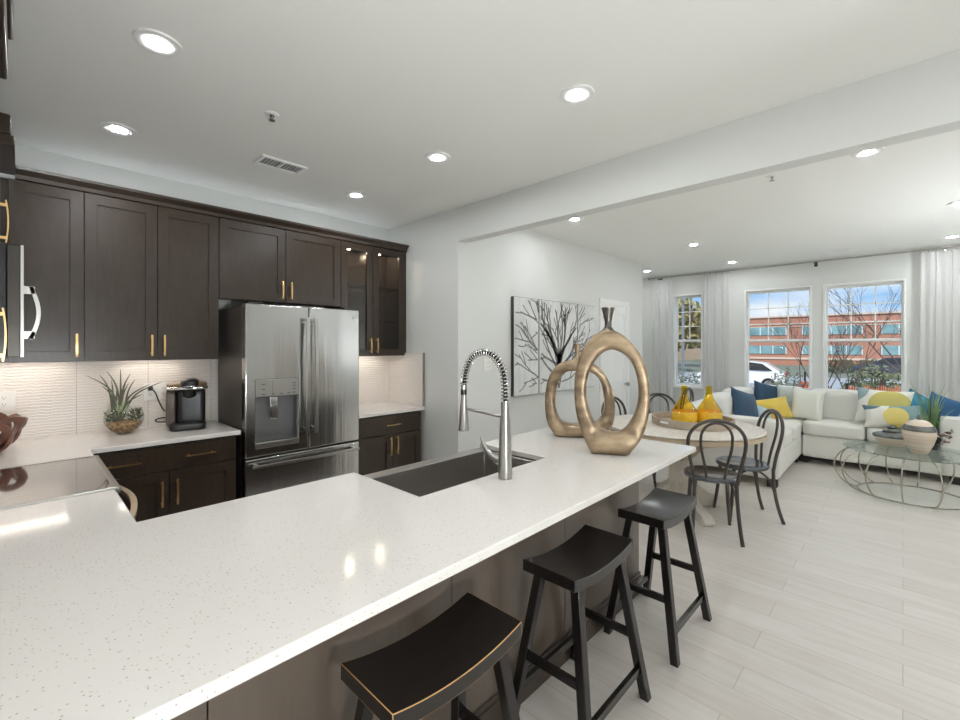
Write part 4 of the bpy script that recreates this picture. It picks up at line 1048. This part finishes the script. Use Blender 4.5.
for an, L_, z, w in ((98, .34, 1.40, .034), (78, .36, 1.40, .034), (122, .42, 1.30, .032), (140, .46, 1.24, .030), (55, .40, 1.30, .030), (36, .44, 1.24, .028), (160, .52, 1.16, .028), (20, .44, 1.16, .024), (178, .50, 1.10, .022), (112, .40, 1.36, .03), (66, .38, 1.36, .028), (8, .40, 1.09, .018), (148, .5, 1.46, .032), (32, .5, 1.44, .03), (135, .52, 1.38, .032), (44, .5, 1.36, .03), (170, .55, 1.30, .026), (10, .5, 1.28, .024)):
    c = math.cos(R(an)); segs.append((4.27, z - .14, 4.27 + .05 * c, z, w * 1.2, w)); grow(4.27 + .05 * c, z, R(an), L_, w, 1)
for x0, x1, lb in PAN:
    r = thing('canvas_picture', lb + ', bare branches on white', 'picture', ((x0 + x1) / 2, 2.88, (Z0 + Z1) / 2), 0, 'canvases of the tree triptych')
    a, b = (x1 - x0) / 2, (Z1 - Z0) / 2
    obj('stretcher_frame', B((-a, a, -.036, -.002, -b, b)), EDGE, r)
    obj('canvas_face', B((-a + .003, a - .003, -.038, -.0362, -b + .003, b - .003)), CANV, r)
    bm = bmesh.new()
    for (p, q, u, v, w, w2) in segs:
        m_ = (p + u) / 2
        if not (x0 + .008 < min(p, u) and max(p, u) < x1 - .008 and Z0 + .008 < min(q, v) and max(q, v) < Z1 - .008): continue
        d = Vector((u - p, v - q)); 
        if d.length < 1e-5: continue
        d.normalize(); nx, nz = -d.y, d.x; cx_, cz_ = (x0 + x1) / 2, (Z0 + Z1) / 2
        vs = [bm.verts.new((X - cx_, -.0388, Zq - cz_)) for X, Zq in ((p + nx * w / 2, q + nz * w / 2), (u + nx * w2 / 2, v + nz * w2 / 2), (u - nx * w2 / 2, v - nz * w2 / 2), (p - nx * w / 2, q - nz * w / 2))]
        bm.faces.new(vs)
    obj('tree_print', bm, INK, r)

# ------------------------------------------------------------------ curtains
def curtain(label, y0, y1, waves, x=7.775):
    r = thing('curtain', label, 'curtain', (x, (y0 + y1) / 2, .02), 0, 'sheer white curtains')
    bm = bmesh.new(); n = waves * 10; rows = 14; a = (y1 - y0) / 2; g = []
    for j in range(rows + 1):
        f = j / rows; row = []
        for i in range(n + 1):
            s = i / n; amp = .026 * (1 - .45 * f); ph = 2 * math.pi * waves * s + .5 * math.sin(3 * f + s * 4)
            row.append(bm.verts.new((amp * math.cos(ph), -a + 2 * a * s + .012 * math.sin(ph * .5 + f), 2.635 * f)))
        g.append(row)
    for A, Bq in zip(g, g[1:]):
        for i in range(n): bm.faces.new((A[i], A[i + 1], Bq[i + 1], Bq[i]))
    o = obj('drape', bm, SHEER, r, smooth=80)
    bm = bmesh.new(); k = max(3, int((y1 - y0) / .07))
    for i in range(k):
        y = -a + .02 + (2 * a - .04) * i / (k - 1)
        tube(bm, [(.019 * math.cos(t_), y, 2.674 + .019 * math.sin(t_)) for t_ in [2 * math.pi * q / 14 for q in range(14)]], .0028, 5, closed=True)
        box(bm, -.004, .004, y - .004, y + .004, 2.632, 2.656)
    obj('clip_rings', bm, SATIN, r)
curtain('sheer white curtain left of the narrow window by the corner', 2.86, 3.21, 6)
curtain('sheer white curtain between the narrow and the middle window', 1.98, 2.37, 7)
curtain('wide sheer white curtain at the right picture edge', -1.05, -.135, 13)
rd = thing('curtain_rod', 'long slim grey curtain rod across all the windows', 'curtain rod', (7.775, 1.1, 2.694))
bm = bmesh.new(); tube(bm, [(0, -2.25, 0), (0, 2.16, 0)], .012, 12); obj('rod', bm, SATIN, rd, smooth=60)
for y in (-2.27, 2.17):
    bm = bmesh.new(); tube(bm, [(0, y - .02, 0), (0, y + .02, 0)], .02, 12); obj('finial', bm, SATIN, rd, smooth=60)
for y in (-.2, 2.0):
    bm = bmesh.new(); box(bm, -.008, WX - 7.775, y - .008, y + .008, -.03, -.014); box(bm, WX - 7.775 - .006, WX - 7.775, y - .02, y + .02, -.055, .02); obj('bracket', bm, BLACKPL, rd)

# ------------------------------------------------------------------ outside the windows
GZ = -1.0
struct('ground_outside', B((WX + .3, 160, -60, 90, GZ - .2, GZ)), mat('verge', (136, 138, 128), .9, noise=(1.5, (112, 118, 92), .8)))
struct('road_outside', B((22, 44, -60, 90, GZ, GZ + .02)), mat('asphalt', (176, 178, 184), .9, noise=(3, (160, 162, 168), .7)))
struct('sidewalk_outside', B((18.0, 20.5, -60, 90, GZ, GZ + .06)), mat('concrete', (214, 212, 206), .9, noise=(4, (200, 198, 194), .6)))
bd = thing('office_building', 'long two storey red brick building with blue window bands across the road', 'building', (70, 20, GZ))
BRK = bpy.data.materials.new('red_brick'); BRK.use_nodes = True; _t = BRK.node_tree; _bb = _t.nodes['Principled BSDF']; _br = N(_t, 'ShaderNodeTexBrick'); _br.inputs['Scale'].default_value = 3
_br.inputs['Color1'].default_value = srgb((188, 92, 70)); _br.inputs['Color2'].default_value = srgb((170, 78, 60)); _br.inputs['Mortar'].default_value = srgb((190, 136, 116)); _bb.inputs['Roughness'].default_value = .9
_c = N(_t, 'ShaderNodeTexCoord'); _mp = N(_t, 'ShaderNodeMapping'); _mp.inputs['Rotation'].default_value = (R(90), 0, R(90)); _t.links.new(_c.outputs['Object'], _mp.inputs[0]); _t.links.new(_mp.outputs[0], _br.inputs[0]); _t.links.new(_br.outputs[0], _bb.inputs[0])
obj('facade', B((0, 20, -60, 0, 0, 6.3)), BRK, bd)
obj('stone_band', B((-.12, 0, -60, 0, 5.35, 5.5), (-.12, 0, -60, 0, 5.02, 5.1), (-.12, 0, -60, 0, .75, 1.0), (-.2, .5, -60, .1, 6.3, 6.5)), mat('pale_stone', (226, 206, 190), .8), bd)
GLB = mat('office_glass', (160, 200, 206), .2, metal=.0, noise=(.4, (96, 132, 140), .8))
for z0, z1 in ((3.95, 5.0), (1.45, 2.55)):
    for j in range(7):
        y = -3 - j * 7.6
        f = obj('window_band', B((-.1, 0, y - 5.9, y, z0, z1)), GLB, bd)
        bm = bmesh.new()
        for i in range(5): box(bm, -.14, -.1, y - .02 - 5.86 * i / 4 - .05, y - .02 - 5.86 * i / 4 + .05, z0, z1)
        obj('mullion', bm, TRIM, f)
bl = thing('far_building', 'tan building far behind trees in the narrow window', 'building', (78, 38, GZ))
obj('facade', B((0, 16, -10, 34, 0, 7.2)), mat('tan_wall', (190, 172, 150), .9), bl)
obj('roof', B((-.4, 16.4, -10.4, 34.4, 7.2, 7.6)), mat('roof_grey', (120, 116, 112), .9), bl)
for j in range(5): obj('window_band', B((-.06, 0, -8 + j * 8, -3 + j * 8, 2.2, 4.2)), GLB, bl)

def at(u, depth):
    a = (u - 480) / 441; return depth * (math.cos(TH) + math.sin(TH) * a), depth * (math.sin(TH) - math.cos(TH) * a)
def car(label, x, y, rz, col, name='parked_car'):
    r = thing(name, label, 'car', (x, y, GZ + .02), rz)
    side = [(-2.25, .42), (-2.28, .70), (-2.15, .98), (-1.95, 1.05), (-1.30, 1.52), (-.6, 1.62), (.25, 1.58), (.95, 1.16), (1.75, 1.02), (2.15, .86), (2.24, .60), (2.2, .36)]
    bm = bmesh.new(); rows = []
    for yy, sc in ((-.90, 0), (-.88, 1), (-.5, 1), (.5, 1), (.88, 1), (.90, 0)):
        row = []
        for px, pz in side:
            inset = .22 * max(0, (pz - 1.0) / .6) ; w = yy * (1 - inset)
            row.append(bm.verts.new((px * (1 if sc else .97), w, pz if sc else .42 + (pz - .42) * .9)))
        rows.append(row)
    for A, Bq in zip(rows, rows[1:]):
        for i in range(len(side)): j = (i + 1) % len(side); bm.faces.new((A[i], A[j], Bq[j], Bq[i]))
    bm.faces.new(rows[0]); bm.faces.new(rows[-1][::-1])
    obj('car_body', bm, mat('car_paint_' + name + str(col[0]), col, .25, coat=.8), r, smooth=35)
    for s in (-1, 1):
        bm = bmesh.new(); a = [bm.verts.new((px, s * (.885 * (1 - .22 * (pz - 1) / .6) + .012), pz)) for px, pz in ((-1.62, 1.10), (-1.12, 1.48), (-.55, 1.555), (.2, 1.52), (.78, 1.14))]
        b = [bm.verts.new(v.co + Vector((0, -s * .03, 0))) for v in a]; bm.faces.new(a); bm.faces.new(b[::-1])
        for i in range(5): bm.faces.new((a[i], a[(i + 1) % 5], b[(i + 1) % 5], b[i]))
        obj('side_window', bm, BLACKGL, r)
        for wx in (-1.42, 1.42):
            bm = bmesh.new(); lathe(bm, [(.20, -.11), (.33, -.11), (.35, -.08), (.35, .08), (.33, .11), (.20, .11)], 28); bmesh.ops.transform(bm, matrix=Matrix.Translation((wx, s * .80, .35)) @ Matrix.Rotation(R(90), 4, 'X'), verts=bm.verts)
            w_ = obj('wheel', bm, BLACKPL, r, smooth=40)
            bm = bmesh.new(); disc(bm, .21, -.09, .09, 24); bmesh.ops.transform(bm, matrix=Matrix.Translation((wx, s * .83, .35)) @ Matrix.Rotation(R(90), 4, 'X'), verts=bm.verts)
            obj('rim', bm, SATIN, w_, smooth=40)
    obj('tail_light', B((-2.29, -2.0, -.86, -.55, .86, 1.0), (-2.29, -2.0, .55, .86, .86, 1.0)), mat('tail_red', (150, 34, 30), .3), r)
x, y = at(741, 26); car('white parked car seen through the middle window', x, y, R(96), (238, 238, 238))
x, y = at(893, 34); car('dark purple parked car seen through the right window', x, y, R(70), (70, 62, 82))

LEAVES = {}
def bush(label, u, depth, r_, h, col, col2, seed, name='shrub', n=1500):
    x, y = at(u, depth); rr = thing(name, label, 'shrub', (x, y, GZ)); rn = random.Random(seed); bm = bmesh.new()
    for k in range(n):
        an = rn.uniform(0, 6.28); ph = math.acos(rn.uniform(-.1, 1)); q = rn.uniform(.55, 1)
        c = Vector((q * r_ * math.sin(ph) * math.cos(an), q * r_ * math.sin(ph) * math.sin(an), .1 + q * h * math.cos(ph) * .95 + .05)); s = r_ * .085
        d = Vector((rn.uniform(-1, 1), rn.uniform(-1, 1), rn.uniform(-.3, 1))).normalized(); e = d.orthogonal().normalized()
        vs = [bm.verts.new(c + d * s * .9), bm.verts.new(c + e * s * .35), bm.verts.new(c - d * s * .9), bm.verts.new(c - e * s * .35)]; bm.faces.new(vs)
    obj('foliage', bm, mat('foliage_%d_%d' % (col[0], col[1]), col, .8, noise=(6, col2, .9)), rr)
    bm = bmesh.new()
    for k in range(7):
        an = rn.uniform(0, 6.28); tube(bm, [(0, 0, 0), (r_ * .3 * math.cos(an), r_ * .3 * math.sin(an), h * .45), (r_ * .6 * math.cos(an), r_ * .6 * math.sin(an), h * .8)], .018, 5)
    obj('stem', bm, BARK, rr)
BARK = mat('bark', (104, 88, 80), .9, noise=(12, (80, 68, 62), .8))
bush('bushy olive shrub outside the right window above the orange fence', 876, 13, 1.05, 1.95, (128, 132, 96), (96, 104, 66), 1, n=2200)
bush('olive grey shrub outside the middle window right of the white car', 788, 14, .78, 1.75, (126, 132, 108), (98, 108, 80), 2)
bush('dark shrub outside low in the narrow window', 686, 13, .95, 1.75, (110, 118, 92), (78, 86, 64), 3)
for k, (u, d, l) in enumerate(((842, 41, 'long dark hedge clump across the road at left of right window'), (870, 41, 'dark hedge clump across the road behind the olive shrub'), (902, 41, 'dark hedge clump across the road near the purple car'))):
    bush(l, u, d, 1.35, 1.35, (82, 92, 62), (64, 74, 50), 20 + k, n=900)
def bare_tree(label, u, depth, h, seed, col=None, stems=1, lean=0, spread=.55, cat='tree'):
    x, y = at(u, depth); rr = thing('bare_tree', label, cat, (x, y, GZ)); rn = random.Random(seed); bm = bmesh.new(); twig = bmesh.new()
    def br(p, d, L_, r_, k):
        d = (d + Vector((rn.uniform(-.14, .14), rn.uniform(-.14, .14), rn.uniform(0, .12)))).normalized(); m_ = p + d * L_ * .5
        d2 = (d + Vector((rn.uniform(-.14, .14), rn.uniform(-.14, .14), .05))).normalized(); q = m_ + d2 * L_ * .5
        tube(bm if k < 2 else twig, [p, m_, q], [r_, r_ * .85, r_ * .7], 5)
        if k < 5:
            for _ in range(3 if k < 4 else 2):
                e = (d2 + Vector((rn.uniform(-1, 1), rn.uniform(-1, 1), rn.uniform(-.2, .7))) * spread).normalized(); br(m_.lerp(q, rn.uniform(.3, 1)), e, L_ * rn.uniform(.55, .8), r_ * .55, k + 1)
    for s in range(stems):
        an = 6.28 * s / max(1, stems); br(Vector((.15 * math.cos(an), .15 * math.sin(an), 0)), Vector((.28 * math.cos(an) * (stems > 1) + lean * math.sin(TH), .28 * math.sin(an) * (stems > 1) - lean * math.cos(TH), 1)), h * .36, h * .005 + .008, 0)
    obj('trunk', bm, BARK, rr); obj('branches', twig, BARK, rr)
    return rr
bare_tree('thin multi stemmed bare tree close outside the right window', 834, 12, 4.0, 5, stems=3, spread=.42)
bare_tree('bare tree reaching branches in from the right side of the right window', 925, 12, 5.6, 8, lean=-.25, spread=.7)
bare_tree('bare tree in front of the brick building in the middle window', 800, 30, 6.0, 12, spread=.5)
bare_tree('bare tree outside the narrow window', 700, 20, 7.0, 15, spread=.6)
def leafy(label, u, depth, r_, h, col, col2, seed):
    x, y = at(u, depth); rr = thing('leafy_tree', label, 'tree', (x, y, GZ)); rn = random.Random(seed)
    bm = bmesh.new(); tube(bm, [(0, 0, 0), (0, 0, h * .4), (.1, 0, h * .6)], [.22, .18, .1], 8); obj('trunk', bm, BARK, rr)
    bm = bmesh.new()
    for k in range(700):
        v = Vector((rn.gauss(0, 1), rn.gauss(0, 1), rn.gauss(0, 1))).normalized() * rn.uniform(.5, 1); c = Vector((v.x * r_, v.y * r_, h * .66 + v.z * h * .36)); s = r_ * .14
        d = Vector((rn.uniform(-1, 1), rn.uniform(-1, 1), rn.uniform(-1, 1))).normalized(); e = d.orthogonal().normalized()
        bm.faces.new([bm.verts.new(c + d * s), bm.verts.new(c + e * s * .6), bm.verts.new(c - d * s), bm.verts.new(c - e * s * .6)])
    obj('crown', bm, mat('crown_%d' % seed, col, .9, noise=(1.5, col2, .9)), rr)
leafy('golden leafed tree seen through the narrow window', 676, 42, 3.4, 7.0, (176, 158, 104), (140, 136, 84), 31)
leafy('olive tree behind the golden one in the narrow window', 704, 52, 3.6, 7.0, (150, 140, 104), (122, 120, 84), 32)
lp = thing('street_light', 'grey street light pole outside the narrow window', 'street light', (*at(683, 26), GZ))
bm = bmesh.new(); tube(bm, [(0, 0, 0), (0, 0, 6.5)], [.09, .06], 10); obj('pole', bm, SATIN, lp); obj('lamp_head', B((-.15, .15, -.6, .1, 6.5, 6.62)), SATIN, lp)
# orange safety fence and cone
x0, y0 = at(846, 9.5); x1, y1 = at(912, 9.5); dv = Vector((x1 - x0, y1 - y0, 0)); Lf = dv.length
of = thing('safety_fence', 'orange plastic safety fence outside below the right window', 'fence', (x0, y0, GZ), math.atan2(dv.y, dv.x))
ORG = mat('orange_plastic', (236, 128, 88), .6)
bm = bmesh.new()
for k in range(int(Lf / .05)): box(bm, k * .05, k * .05 + .016, -.004, .004, .25, 1.62 + .03 * math.sin(k * .9))
for z in (.3, .6, .9, 1.2, 1.5): box(bm, 0, Lf, -.004, .004, z, z + .02)
obj('mesh_panel', bm, ORG, of)
for k in range(2):
    bm = bmesh.new(); box(bm, k * (Lf - .04), k * (Lf - .04) + .04, -.02, .02, 0, 1.7); obj('post', bm, FOOTM, of)
x, y = at(805, 17); bl_ = thing('traffic_barrel', 'orange traffic barrel outside at right edge of middle window', 'barrel', (x, y, GZ + .0))
bm = bmesh.new(); lathe(bm, [(0, .05), (.29, .05), (.29, .4), (.26, .42), (.26, .8), (.23, .82), (.22, 1.12), (0, 1.14)], 24); obj('barrel_body', bm, mat('barrel_red', (226, 92, 66), .6), bl_, smooth=30)
bm = bmesh.new(); lathe(bm, [(0, 0), (.38, 0), (.38, .05), (0, .05)], 24); obj('rubber_base', bm, BLACKPL, bl_)
bm = bmesh.new(); box(bm, -.03, .03, -.03, .03, 1.14, 1.5); obj('handle', bm, FOOTM, bl_)
